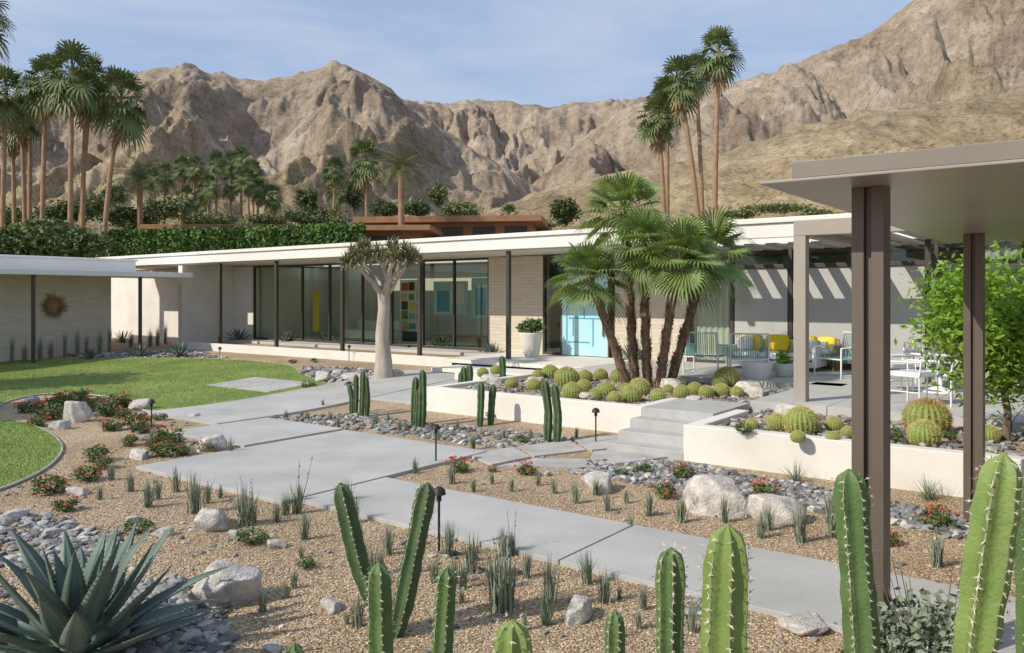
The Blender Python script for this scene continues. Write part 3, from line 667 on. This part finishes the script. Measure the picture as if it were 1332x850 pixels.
for a,b,w,zz in [(118,468,40,None),(180,465,42,None),(232,465,50,None),(310,445,44,.5),(372,447,44,.5),(425,448,48,.5),(575,456,48,.5),(638,462,44,.5),(515,452,30,.5),(160,446,40,.32),(1085,470,30,.6),(822,470,60,.55)]:
    x,y,z=S(a,b,zz); link('agave',AS if w>40 else AN,(x,y,z),random.uniform(0,6),w/2/F*y*1.05)
for a,h in [(15,1.1),(32,.8),(52,1.0),(66,.8),(84,1.1),(100,1.2),(112,.9),(130,1.0),(142,1.1)]:
    t=(a-666)/F; dd=29.9/(.5993-t*.8006); x,y=t*dd,dd; z=float(gz(x,y))
    link('desert_rush',TU[random.randrange(4)],(x,y,z),0,(.5,.5,h))
for a,b in [(170,452),(205,450),(215,448),(195,452)]:
    x,y,z=S(a,b,.3); link('desert_rush',TU[random.randrange(4)],(x,y,z),0,(.5,.5,random.uniform(.7,1.1)))
mb=MB(); x,y,z=S(257,446,.4); leaves(mb,(0,0,1.0),(.35,.3,1.0),900,.10,0,12,.3,.2); link('climbing_vine',mb.mesh('vine',[M['leafdark']]),(x,y,.4))
mb=MB(); leaves(mb,(0,0,.34),(.44,.38,.42),2100,.027,0,30,.24,.3,.6)
for i in range(26):
    a=rng.uniform(0,6.28); r=rng.uniform(.1,.38); mb.tube([(0,0,0),(r*.5*math.cos(a),r*.5*math.sin(a),.3),(r*math.cos(a),r*math.sin(a),rng.uniform(.5,.85))],[.006,.004,.002],4,1)
link('grey_desert_shrub',mb.mesh('gds',[M['greyleaf'],M['barkd']]),(D(1212,850,4.6)[0],4.6,0))
# ---------------------------------------------------------------- quiver tree
def quiver():
    mb=MB()
    mb.tube([(0,0,-.1),(.02,0,.4),(-.02,0,1.0),(.03,0,1.6),(.02,0,1.95)],[.25,.19,.15,.135,.14],14,0)
    def rec(p,d,r,L,k):
        p=np.array(p);d=np.array(d)/np.linalg.norm(d); e=p+d*L; mid=(p+e)/2+rng.normal(size=3)*.02
        mb.tube([p,mid,e],[r,r*.85,r*.75],7,0)
        if k==0:
            for i in range(30):
                az=i*2.4; el=math.radians(82-130*(i/30)); f=np.array([math.cos(az)*math.cos(el),math.sin(az)*math.cos(el),math.sin(el)]); s=np.cross(f,[0,0,1.]); s/=np.linalg.norm(s)+1e-6
                o=e; ln=rng.uniform(.24,.34); m1=o+f*ln*.5+np.array([0,0,.02]); t=o+f*ln-np.array([0,0,.02]); w=.022
                mb.add([o-s*w,o+s*w,m1+s*w*.8,m1-s*w*.8,t],[(0,1,2,3)],1); mb.add([m1-s*w*.8,m1+s*w*.8,t],[(0,1,2)],1)
            return
        n=3 if rng.random()<.4 else 2; a0=rng.uniform(0,6.28)
        for i in range(n):
            a=a0+i*2*math.pi/n+rng.uniform(-.3,.3); sp=np.array([math.cos(a),math.sin(a),0])*rng.uniform(.4,.65)
            rec(e,d*.9+sp+np.array([0,0,.08]),r*.7,L*rng.uniform(.72,.9),k-1)
    for i in range(4):
        a=i*1.57+.5; rec((.02,0,1.9),(math.cos(a)*.7,math.sin(a)*.7,.9),.095,.42,3)
    return mb.mesh('quiver',[M['bark'],M['aloe']])
x,y,z=S(498,493); link('quiver_tree',quiver(),(x,y,z),0,1.12)

# ---------------------------------------------------------------- palms
def fan_leaf(mb,o,az,el,Lp,R,nb,droop,m,mp,arc=105,tw=0):
    f=np.array([math.cos(az)*math.cos(el),math.sin(az)*math.cos(el),math.sin(el)]); l=np.array([-math.sin(az),math.cos(az),0]); n=np.cross(f,l)
    if tw: l2=l*math.cos(tw)+n*math.sin(tw); n=n*math.cos(tw)-l*math.sin(tw); l=l2
    a=np.radians(np.linspace(-arc,arc,nb)); L=R*(.72+.28*np.cos(a/1.6))*rng.uniform(.92,1.05,nb)
    c,s=np.cos(a),np.sin(a); w=R*math.radians(arc*2)/nb*.44
    def pt(r,off,zz): 
        x=Lp+r*c-off*s; y=r*s+off*c; return x,y,zz*np.ones(nb)+.10*np.abs(y)
    rows=[pt(L*.02,0,0),pt(L*.5,w*.5,.02*R),pt(L*.5,-w*.5,-.02*R),pt(L*.8,w*.34,0),pt(L*.8,-w*.34,0),pt(L,0,0)]
    V=np.stack([np.stack(r,1) for r in rows],1)
    wv=V[...,0:1]*f+V[...,1:2]*l+V[...,2:3]*n
    rad=np.linalg.norm(wv,axis=-1); dr=droop*(rad/(Lp+R))**2.2*(Lp+R)
    wv[...,2]-=dr; wv[:,5,2]-=.12*R*rng.uniform(.3,1.3,nb); wv+=np.array(o)
    b=np.arange(nb)*6
    V=wv.reshape(-1,3)
    mb.add(V,np.stack([b,b+1,b+2],1),m)
    mb.add(V,np.stack([b+1,b+3,b+4,b+2],1),m); mb.add(V,np.stack([b+3,b+5,b+4],1),m)
    t=np.linspace(0,1,5)[:,None]; P=np.array(o)+f*Lp*t; P[:,2]-=droop*(Lp*t[:,0]/(Lp+R))**2.2*(Lp+R); q=np.array([-math.sin(az),math.cos(az),0])*.012*(1+R)
    V=np.vstack([P-q,P+q]); i=np.arange(4); mb.add(V,np.stack([i,i+1,i+6,i+5],1),mp)
def crown(mb,o,n,Lp,R,nb,m=0,mp=0,lo=-50,hi=82,droop=.25,dead=0,md=1):
    for i in range(n):
        t=(i+.5)/n; el=math.radians(hi-(hi-lo)*t**.9+rng.uniform(-8,8)); az=i*2.39996+rng.uniform(-.25,.25)
        s=rng.uniform(.85,1.1); fan_leaf(mb,np.array(o)+np.array([0,0,-.1*t]),az,el,Lp*s,R*s,nb,droop*(.4+t),m,mp,tw=rng.uniform(-.5,.5))
    for i in range(dead):
        fan_leaf(mb,np.array(o)+np.array([0,0,-.3-.5*rng.random()]),rng.uniform(0,6.28),math.radians(rng.uniform(-80,-55)),Lp*.5,R*.8,max(6,nb//2),.1,md,md,60)
def near_palm():
    x0,y0,z0=S(846,503,.5); mb=MB()
    heads=[((812,274),.8,1.12),((764,358),-.7,.86),((836,318),-.2,.92),((884,335),-.7,.98),((925,328),.3,1.08)]
    bases=[(-.28,.25),(-.45,-.1),(-.05,.05),(.15,-.12),(.38,.05)]
    o=np.array([x0,y0,z0])
    for ((a,b),dd,sc),(bx,by) in zip(heads,bases):
        h=np.array(D(a,b,y0+dd))-o; B=np.array([bx,by,-.1])
        t=np.linspace(0,1,22)[:,None]; mid=np.array([B[0]*.55+h[0]*.45,B[1]*.6+h[1]*.4,h[2]*.5])
        P=(1-t)**2*B+2*t*(1-t)*mid+t*t*h; r=.10-.03*t[:,0]+.012*np.sin(t[:,0]*60)
        mb.tube(P,r,12,2)
        for k in range(int(h[2]/.045)):
            tt=k/(h[2]/.045); p=(1-tt)**2*B+2*tt*(1-tt)*mid+tt*tt*h
            for q in range(5):
                az=k*2.4+q*1.257; f=np.array([math.cos(az),math.sin(az),0]); s=np.array([-math.sin(az),math.cos(az),0]); rr=.088-.025*tt
                ln=rng.uniform(.05,.10); mb.add([p+f*rr+s*.03,p+f*rr-s*.03,p+f*(rr+.05)+s*.018+np.array([0,0,ln]),p+f*(rr+.05)-s*.018+np.array([0,0,ln])],[(0,1,3,2)],2 if rng.random()<.6 else 3)
        crown(mb,h,30,.46*sc,.62*sc,24,0,0,-32,84,.30,0,3)
    link('multi_trunk_palm',mb.mesh('mtp',[M['palm'],M['palm'],M['trunk'],M['dead']]),tuple(o))
near_palm()
def far_crown(seed,n=38,nb=12):
    mb=MB(); crown(mb,(0,0,0),n,.50,.52,nb,0,0,-50,85,.35,9,1); return mb.mesh('far_crown',[M['palmfar'],M['dead']])
FC=[far_crown(i) for i in range(4)]
def tall_palm(a,b,d,r,ba=None,tr=.18,name='fan_palm'):
    hx,hy,hz=D(a,b,d); bx=((ba if ba is not None else a)-666)/F*d; g=float(gz(bx,d)); e=empty(name,(bx,d,g))
    mb=MB(); H=hz-g; t=np.linspace(0,1,14); dx=hx-bx; P=np.column_stack([dx*t**1.7,np.zeros(14),H*t-.2*(t==0)])
    mb.tube(P,tr*(1.25-.45*t+.25*np.exp(-t*12)),9,0); link('trunk',mb.mesh('trunk',[M['trunkfar']]),parent=e)
    link('crown',FC[random.randrange(4)],(dx,0,H),random.uniform(0,6),(r,r,r*1.15),parent=e)
for q in [(8,118,62,2.2,2),(28,150,66,1.9,34),(60,106,60,2.3,54),(94,92,58,2.4,91),(112,118,64,2.1,106),(158,126,60,2.5,130),(16,165,70,1.9,20),(40,122,68,1.9,38),(-30,130,62,2.1,-30),(120,100,66,2.1,101),(-24,16,34,1.4,-34)]: tall_palm(*q)
for q in [(856,150,50,1.6,866),(882,104,48,1.6,912),(935,66,46,1.6,929),(868,124,54,1.6,868),(905,92,56,1.5,915)]: tall_palm(*q,tr=.15)
for q in [(214,226,85),(237,216,90),(254,216,88),(271,240,84),(282,210,92),(299,211,95),(314,204,90),(322,232,84),(336,245,86),(354,254,88),(243,256,80),(436,220,75),(440,245,80),(475,206,66),(662,280,85),(330,220,95),(200,230,95),(262,260,86),(301,238,90)]:
    a,b,d=q; tall_palm(a,b,d,1.45 if a!=475 else 1.9,a+random.uniform(-4,4),.15)
def feather_crown(seed,n=46):
    mb=MB(); r=np.random.default_rng(seed)
    for i in range(n):
        t=i/n; az=i*2.4; el=math.radians(85-95*t+r.uniform(-8,8)); f=np.array([math.cos(az),math.sin(az),0]); s=np.array([-math.sin(az),math.cos(az),0]); p=np.zeros(3); P=[p]; e=el
        for j in range(12): p=p+(f*math.cos(e)+np.array([0,0,math.sin(e)]))*.09; P.append(p); e-=.13
        P=np.array(P)
        for j in range(1,12):
            for sd in (-1,1):
                for h in (0,.5):
                    c=P[j]+(P[j+1]-P[j])*h; dr=s*sd*.8+(P[j]-P[j-1])*5+np.array([0,0,-.15]); dr/=np.linalg.norm(dr); w=(P[j]-P[j-1])*.12; ln=.24*math.sin(.5+j/12*2.2)
                    mb.add([c-w,c+w,c+dr*ln],[(0,1,2)],0)
    return mb.mesh('feather_crown',[M['leafolive']])
FE=feather_crown(4)
for a,b,d,r in [(182,238,72,2.8),(522,222,62,2.4)]:
    hx,hy,hz=D(a,b,d); g=float(gz(hx,d)); e=empty('date_palm',(hx,d,g)); mb=MB(); mb.tube([(0,0,-.2),(0,0,(hz-g)/2),(0,0,hz-g)],[.3,.25,.25],9,0); link('trunk',mb.mesh('trunk',[M['trunkfar']]),parent=e); link('crown',FE,(0,0,hz-g),0,r,parent=e)
mb=MB()
for a,b,rx,ry,d,m,n in [(95,318,60,26,50,0,3500),(20,322,50,26,50,0,2500),(60,300,50,18,58,1,1800),(210,270,30,18,78,1,1300),(170,285,40,18,74,0,1800),(400,264,18,22,85,0,1300),(410,284,50,13,75,1,2000),(350,287,30,10,80,1,1200),(120,268,30,16,80,1,1300),(85,278,40,20,75,0,1800),(20,285,40,20,75,0,1500),(270,286,50,9,80,1,1400),
    (570,254,16,18,90,1,900),(600,274,30,11,85,1,1200),(540,272,20,12,85,0,900),(462,252,13,22,80,0,800),(734,276,22,18,80,0,1600),(700,292,26,8,70,1,800),(500,272,24,12,85,0,900),(790,293,30,6,70,1,700),(1010,272,50,6,80,1,900),(960,279,30,5,80,1,700),(1060,278,30,6,70,1,600),(150,252,18,14,90,0,700),(425,300,40,8,62,0,900)]:
    leaves(mb,D(a,b,d),(rx/F*d,rx/F*d*.7,ry/F*d),int(n*1.7),.155,m,30,.25,.3,.6)
link('background_trees',mb.mesh('bgt',[M['leafdark'],M['leafolive']]))
A=np.array(D(140,303,60)); B=np.array(D(470,300,54)); n=24000; t=rng.random(n); z=rng.random(n); top=rng.random(n)<.35
p=A+(B-A)*t[:,None]; h0=A[2]-4.5; wob=.22*pn(t*30,t*0,3); p[:,2]=np.where(top,A[2]+wob,h0+(A[2]-h0)*z); p[:,1]+=np.where(top,rng.uniform(0,2,n),rng.normal(0,.14,n)+.25*pn(t*22,z*2,7)); p[:,2]+=rng.normal(0,.09,n)
a=rng.normal(size=(n,3)); a/=np.linalg.norm(a,axis=1)[:,None]; b=np.cross(a,rng.normal(size=(n,3))); b/=np.linalg.norm(b,axis=1)[:,None]; s=.14
mb=MB(); mb.add(np.stack([p-a*s,p+b*s*.6,p+a*s,p-b*s*.6],1).reshape(-1,3),np.arange(n*4).reshape(-1,4)); V=[]
for (q,dy) in ((A,.3),(B,.3),(B,2),(A,2)): V.append(q+np.array([0,dy,-5]))
for (q,dy) in ((A,.3),(B,.3),(B,2),(A,2)): V.append(q+np.array([0,dy,-.2]))
mb.add(V,[(0,1,5,4),(1,2,6,5),(2,3,7,6),(3,0,4,7),(4,5,6,7)])
link('hedge',mb.mesh('hedge',[M['hedge']]))
def nb_house(a0,a1,top,bot,d,depth,rot):
    x0,_,zt=D(a0,top,d); x1,_,zb=D(a1,bot,d); g=float(gz((x0+x1)/2,d)); w=x1-x0; e=empty('neighbour_house',((x0+x1)/2,d,g),rot)
    mb=MB(); mb.box(-w/2,w/2,0,depth,zb-g,zt-g); o=link('flat_roof',mb.mesh('r',[M['rusthouse']]),parent=e); bev(o,.03)
    mb=MB(); mb.box(-w/2+1,w/2-1,1.3,depth-1,-1,zb-g,0)
    for k in np.arange(-w/2+1.8,w/2-2.5,2.6): mb.box(k,k+1.8,1.24,1.297,zb-g-2.4,zb-g-.3,1)
    link('walls',mb.mesh('w',[M['rusthouse'],M['darkint']]),parent=e)
nb_house(182,385,292,298,65,5,0); nb_house(455,705,281,289,64,12,-.12); nb_house(395,560,293,300,58,8,-.05)
# mountains ---------------------------------------------------------
def mountains():
    NT,NR=1100,380
    t=np.linspace(-1.1,1.1,NT); Y=np.concatenate([np.linspace(120,700,280),np.linspace(703,1500,NR-280)]); TT,YY=np.meshgrid(t,Y)
    X=TT*YY; px=TT*F+666
    rngs=[([(-700,190),(-200,150),(0,130),(100,108),(175,96),(215,86),(238,80),(255,88),(275,97),(290,95),(310,103),(345,103),(380,97),(410,89),(432,83),(450,86),(475,97),(500,112),(530,130),(570,165),(640,210),(700,245),(800,290),(1000,380)],520,.28,1),
     ([(-200,300),(300,190),(480,142),(530,131),(560,134),(610,130),(650,131),(690,135),(712,140),(745,136),(790,131),(850,126),(900,124),(1100,140),(1800,200)],860,.40,2),
     ([(500,386),(620,300),(700,235),(770,170),(820,138),(880,119),(940,108),(985,99),(1010,92),(1060,72),(1100,58),(1140,38),(1180,10),(1210,-12),(1300,-75),(1500,-170),(1900,-250)],620,.26,3),
     ([(500,386),(600,292),(700,250),(760,236),(820,222),(900,205),(960,192),(1050,165),(1120,145),(1200,135),(1332,115),(1500,90),(1900,60)],330,.30,4)]
    Z=np.zeros_like(X)
    for pts,Yk,s0,sd in rngs:
        p=np.array(pts,float); e=(386-np.interp(px,p[:,0],p[:,1]))/F; H=np.clip(e,0,9)*Yk+EYE-3
        s=YY/Yk; q=np.clip((s-s0)/(1-s0),0,None); w=np.clip(4.6*q*(1.0-q),0,1)*(s<1)
        wx=X+20*pn(X/110,YY/110,sd+50)+6*pn(X/35,YY/35,sd+55); wy=YY+30*pn(X/130+9,YY/130,sd+60); sc=(Yk/520)**.6
        r=ridged(wx/(88*sc),wy/(240*sc),6,sd*10,gain=.5); r2=ridged(wx/30,wy/60,5,sd*10+5,gain=.5)
        k1,k2=(.22,.05) if sd==4 else (.78,.20)
        q=q+w*(k1*(r-.66)+k2*(r2-.62))
        q=1-(np.logaddexp(0,(1-q)*14)/14-math.log(2)/14*np.exp(-((1-q)*5)**2))
        prof=np.where(s<1,np.clip(q,0,1.0)**1.05*s**.9,np.clip(1-(s-1)*1.3,0,1))
        jag=1+.015*pn(X/26,YY*0+sd,sd+70)*np.exp(-((s-1)/.08)**2)+.005*pn(X/8,YY*0,sd+71)
        Z=np.maximum(Z,H*prof*jag)
    Z+= (ridged(X/16,YY/24,4,99)-.62)*5.0*np.clip(Z/25,0,1)
    Z=Z+2.9-.6*(Z<.01)
    mb=MB(); i,j=np.meshgrid(np.arange(NR-1),np.arange(NT-1),indexing='ij'); a=(i*NT+j).ravel()
    mb.add(np.stack([X.ravel(),YY.ravel(),Z.ravel()],1),np.stack([a,a+1,a+NT+1,a+NT],1),0,True)
    link('mountains',mb.mesh('mountains',[M['rock']]))
mountains()
def citrus():
    mb=MB(); P=[(0,0,-.05),(.03,0,.35),(-.02,.02,.7)]; mb.tube(P,[.06,.045,.045],8,1)
    for i in range(9):
        a=i*2.4; e=rng.uniform(.4,1.0); q=np.array([math.cos(a)*e,math.sin(a)*e,rng.uniform(1.1,2.1)]); mb.tube([(-.02,.02,.62),q*.5+np.array([0,0,.35]),q],[.03,.02,.008],6,1)
    leaves(mb,(0,0,1.5),(1.3,1.15,1.1),10500,.052,0,80,.19,.2,.42); leaves(mb,(0,0,1.3),(.9,.9,.9),3000,.05,0,24,.3,.1,.42)
    return mb.mesh('citrus',[M['leafbright'],M['barkd']])
x,y,z=S(1308,572,.5); link('citrus_tree',citrus(),(x,y,z))
mb=MB(); mb.tube([(0,0,-.1),(.1,0,1.2),(0,0,2.6)],[.18,.14,.1],9,1)
for i in range(7):
    a=i*.9; mb.tube([(.05,0,1.8),(math.cos(a)*1.2,math.sin(a)*1.2,3.6)],[.07,.02],6,1)
leaves(mb,(0,0,4.0),(2.0,2.0,1.5),7000,.11,0,40,.2,.3); OT=mb.mesh('ot',[M['leafmid'],M['barkd']])
link('olive_tree',OT,(-17.3,19.2,.1)); link('olive_tree',OT,(-15.0,13.9,.0))
# ---------------------------------------------------------------- lawn blades
qs=[]
for P,n in ((lawn1,60000),(lawn2,16000)): qs.append(rand_in(P,n))
q=np.vstack(qs); n=len(q); z=gz(q[:,0],q[:,1])+.025; a=rng.uniform(0,6.28,n); w=.006; h=rng.uniform(.02,.05,n); l=rng.normal(0,.015,(n,2))
V=np.stack([np.column_stack([q[:,0]-w*np.cos(a),q[:,1]-w*np.sin(a),z]),np.column_stack([q[:,0]+w*np.cos(a),q[:,1]+w*np.sin(a),z]),np.column_stack([q[:,0]+l[:,0],q[:,1]+l[:,1],z+h])],1).reshape(-1,3)
mb=MB(); mb.add(V,np.arange(n*3).reshape(-1,3)); link('lawn_grass_blades',mb.mesh('lgb',[M['blade']]))
# ---------------------------------------------------------------- furniture, lights, pots
def path_light(a,b,h=.55):
    x,y,z=S(a,b); mb=MB(); mb.tube([(0,0,-.05),(0,0,h)],.012,8); mb.tube([(0,0,h-.01),(0,0,h+.035),(0,0,h+.06)],[.065,.055,.02],14,0); mb.tube([(0,0,h-.07),(0,0,h-.01)],.025,10)
    link('path_light',mb.mesh('path_light',[M['black']]),(x,y,z))
for q in [(571,720,.55),(567,604,.5),(775,577,.5),(197,557,.45),(454,470,.45),(286,470,.4)]: path_light(*q)
def dining_chair():
    mb=MB(); r=.013
    for x in (-.23,.23):
        mb.tube([(x,-.24,0),(x,-.24,.64)],r,6); mb.tube([(x,.24,0),(x,.24,.45),(x,.30,.88)],r,6); mb.tube([(x,-.24,.64),(x,.26,.65)],r*1.2,6); mb.tube([(x,-.24,.2),(x,.24,.2)],r*.8,6)
    for z,y in ((.88,.30),(.55,.255)): mb.tube([(-.23,y,z),(.23,y,z)],r,6)
    for s in (-1,1):
        for c in (-.115,.115): mb.tube([(c-.115*s,.258,.55),(c+.115*s,.298,.88)],r*.7,6)
    mb.tube([(0,.258,.55),(0,.298,.88)],r*.7,6)
    mb.box(-.25,.25,-.25,.25,.43,.455); mb.box(-.23,.23,-.23,.23,.457,.50,0); return mb.mesh('dining_chair',[M['white'],M['teal']])
DC=dining_chair()
def put(name,me,a,b,rot,z=.6,sc=1.0):
    x,y,_=S(a,b,z); return link(name,me,(x,y,z),rot,sc)
put('dining_chair',DC,1188,526,-2.6,sc=1.08); put('dining_chair',DC,1238,526,-2.9,sc=1.08); put('dining_chair',DC,1215,500,.5); put('dining_chair',DC,1262,500,.4); put('dining_chair',DC,1163,508,-1.6)
mb=MB(); mb.tube([(0,0,.70),(0,0,.73)],.62,40,0,False); mb.tube([(0,0,0),(0,0,.03),(0,0,.1),(0,0,.6),(0,0,.70)],[.3,.28,.05,.05,.2],20,0); mb.tube([(0,0,.73),(0,0,.76),(0,0,.84)],[.1,.16,.17],16,0)
put('dining_table',mb.mesh('dining_table',[M['white']]),1222,510,0)
def lounge():
    mb=MB(); r=.017
    for x in (-.36,.36):
        mb.tube([(x,-.34,0),(x,-.34,.58),(x,.34,.62)],r,6); mb.tube([(x,.34,0),(x,.36,.4),(x,.42,.86)],r,6)
    mb.tube([(-.36,.42,.86),(.36,.42,.86)],r,6); mb.tube([(-.36,-.34,.36),(.36,-.34,.36)],r,6); mb.tube([(-.36,.36,.36),(.36,.36,.36)],r,6)
    for x in np.linspace(-.33,.33,16): mb.tube([(x,-.34,.36),(x,.36,.36),(x,.42,.86)],.008,5,1)
    for x in (-.36,.36):
        for y in np.linspace(-.3,.33,10): mb.tube([(x,y,.36),(x,y,.6)],.007,4,1)
    for s in (-1,1): mb.tube([(s*.36,-.34,.05),(s*.36,.34,.05)],r*.8,6)
    return mb.mesh('lounge',[M['white'],M['teal']])
LG=lounge()
put('rope_lounge_chair',LG,918,486,2.6,sc=1.1); put('rope_lounge_chair',LG,974,489,2.9,sc=1.1); put('rope_lounge_chair',LG,1094,490,-1.2,sc=1.1)
def cushion(mb,c,s,m):
    V,Fc=I2; v=np.sign(V)*np.abs(V)**.45*np.array(s)/2*.95
    mb.add(v+np.array(c),Fc,m,True)
mb=MB(); mb.box(-1.1,1.1,-.42,.42,.1,.22,0); mb.box(-1.1,1.1,.32,.42,.22,.7,0); mb.box(-1.1,-1.0,-.42,.32,.22,.55,0); mb.box(1.0,1.1,-.42,.32,.22,.55,0)
for i in range(3): cushion(mb,(-.66+.66*i,-.05,.33),(.64,.72,.2),1); cushion(mb,(-.66+.66*i,.2,.62),(.62,.2,.45),2)
cushion(mb,(-.75,.02,.6),(.42,.16,.36),1); cushion(mb,(.8,.02,.58),(.4,.16,.36),1)
o=put('outdoor_sofa',mb.mesh('sofa',[M['white'],M['white'],M['yellow']]),1008,480,PHI); bev(o,.01)
mb=MB(); mb.tube([(0,0,0),(0,0,.1),(0,0,.38),(0,0,.42)],[.3,.34,.42,.42],22,0,True)
put('round_side_table',mb.mesh('rst',[M['white']]),985,492,0,sc=.8)
mb=MB(); P=[]
for a_ in np.linspace(-.3,math.pi+.3,14): P.append((.42*math.cos(a_),.38*math.sin(a_),.72 if .6<a_<2.5 else .58))
mb.tube(P,.03,7); mb.tube([(x,y,.35) for x,y,_ in P],.03,7)
for x,y,z in P: mb.tube([(x*.9,y*.9,.0),(x,y,z)],.014,5)
mb.tube([(0,0,.32),(0,0,.40)],.38,20); cushion(mb,(0,0,.45),(.62,.6,.14),1); cushion(mb,(0,.25,.62),(.5,.16,.36),2)
WC=mb.mesh('wicker_chair',[M['wicker'],M['white'],M['yellow']])
put('wicker_chair',WC,1068,482,-.9); put('wicker_chair',WC,1046,474,-.4)
mb=MB(); mb.tube([(0,0,0),(0,0,.03),(0,0,.3),(0,0,.42)],[.2,.25,.36,.42],20,0); leaves(mb,(0,0,.55),(.35,.35,.3),160,.14,1,8,.3,.2,.25)
put('potted_plant',mb.mesh('pp2',[M['white'],M['leafbright']]),1020,490,0,sc=.7)
mb=MB(); mb.tube([(0,0,0),(0,0,.02),(0,0,.66),(0,0,.70),(0,0,.68)],[.22,.23,.33,.34,.30],28,0); leaves(mb,(0,0,.85),(.42,.42,.26),900,.065,1,16,.24,.2,.5)
put('potted_plant',mb.mesh('pp1',[M['plaster'],M['leafmid']]),691,464,0)
# ---------------------------------------------------------------- light, sky, camera
EL=R_(37); tr=np.array([.88,.475]); tr/=np.linalg.norm(tr)
dv=Vector((tr[0]*math.cos(EL),tr[1]*math.cos(EL),-math.sin(EL)))
ld=bpy.data.lights.new('sun','SUN'); ld.energy=4.2; ld.angle=R_(.5); ld.color=(1,.92,.79)
lo=bpy.data.objects.new('sun',ld); scene.collection.objects.link(lo); lo.rotation_euler=dv.to_track_quat('-Z','Y').to_euler()
w=bpy.data.worlds.new('World'); scene.world=w; w.use_nodes=True; nt=w.node_tree; L=nt.links.new
bg=nt.nodes['Background']; sky=N(nt,'ShaderNodeTexSky',sky_type='NISHITA',sun_disc=False,sun_elevation=EL,sun_rotation=math.atan2(-tr[0],-tr[1])%(2*math.pi))
tc=N(nt,'ShaderNodeTexCoord'); mp=N(nt,'ShaderNodeMapping'); mp.inputs['Scale'].default_value=(1.0,1.0,3.6); L(tc.outputs['Generated'],mp.inputs[0])
nz=N(nt,'ShaderNodeTexNoise',Scale=3.4,Detail=9,Roughness=.58,Distortion=.5); L(mp.outputs[0],nz.inputs['Vector'])
cf=ramp(nt,nz.outputs['Fac'],[(.40,(.12,.12,.12)),(.72,(.62,.62,.62))])
m0=N(nt,'ShaderNodeMixRGB',Fac=.7); L(sky.outputs[0],m0.inputs[1]); m0.inputs[2].default_value=(3.0,4.15,6.4,1)
mx=N(nt,'ShaderNodeMixRGB'); L(cf,mx.inputs[0]); L(m0.outputs[0],mx.inputs[1]); mx.inputs[2].default_value=(5.4,5.8,6.6,1)
L(mx.outputs[0],bg.inputs[0]); bg.inputs[1].default_value=.125
cd=bpy.data.cameras.new('camera'); cam=bpy.data.objects.new('camera',cd); scene.collection.objects.link(cam)
cam.location=(0,0,EYE); cam.rotation_euler=(R_(90),0,0); cd.sensor_width=36; cd.lens=F/1332*36; cd.shift_y=-39/1332; cd.clip_start=.1; cd.clip_end=8000
scene.camera=cam
scene.view_settings.view_transform='Standard'; scene.view_settings.look='None'; scene.view_settings.exposure=0
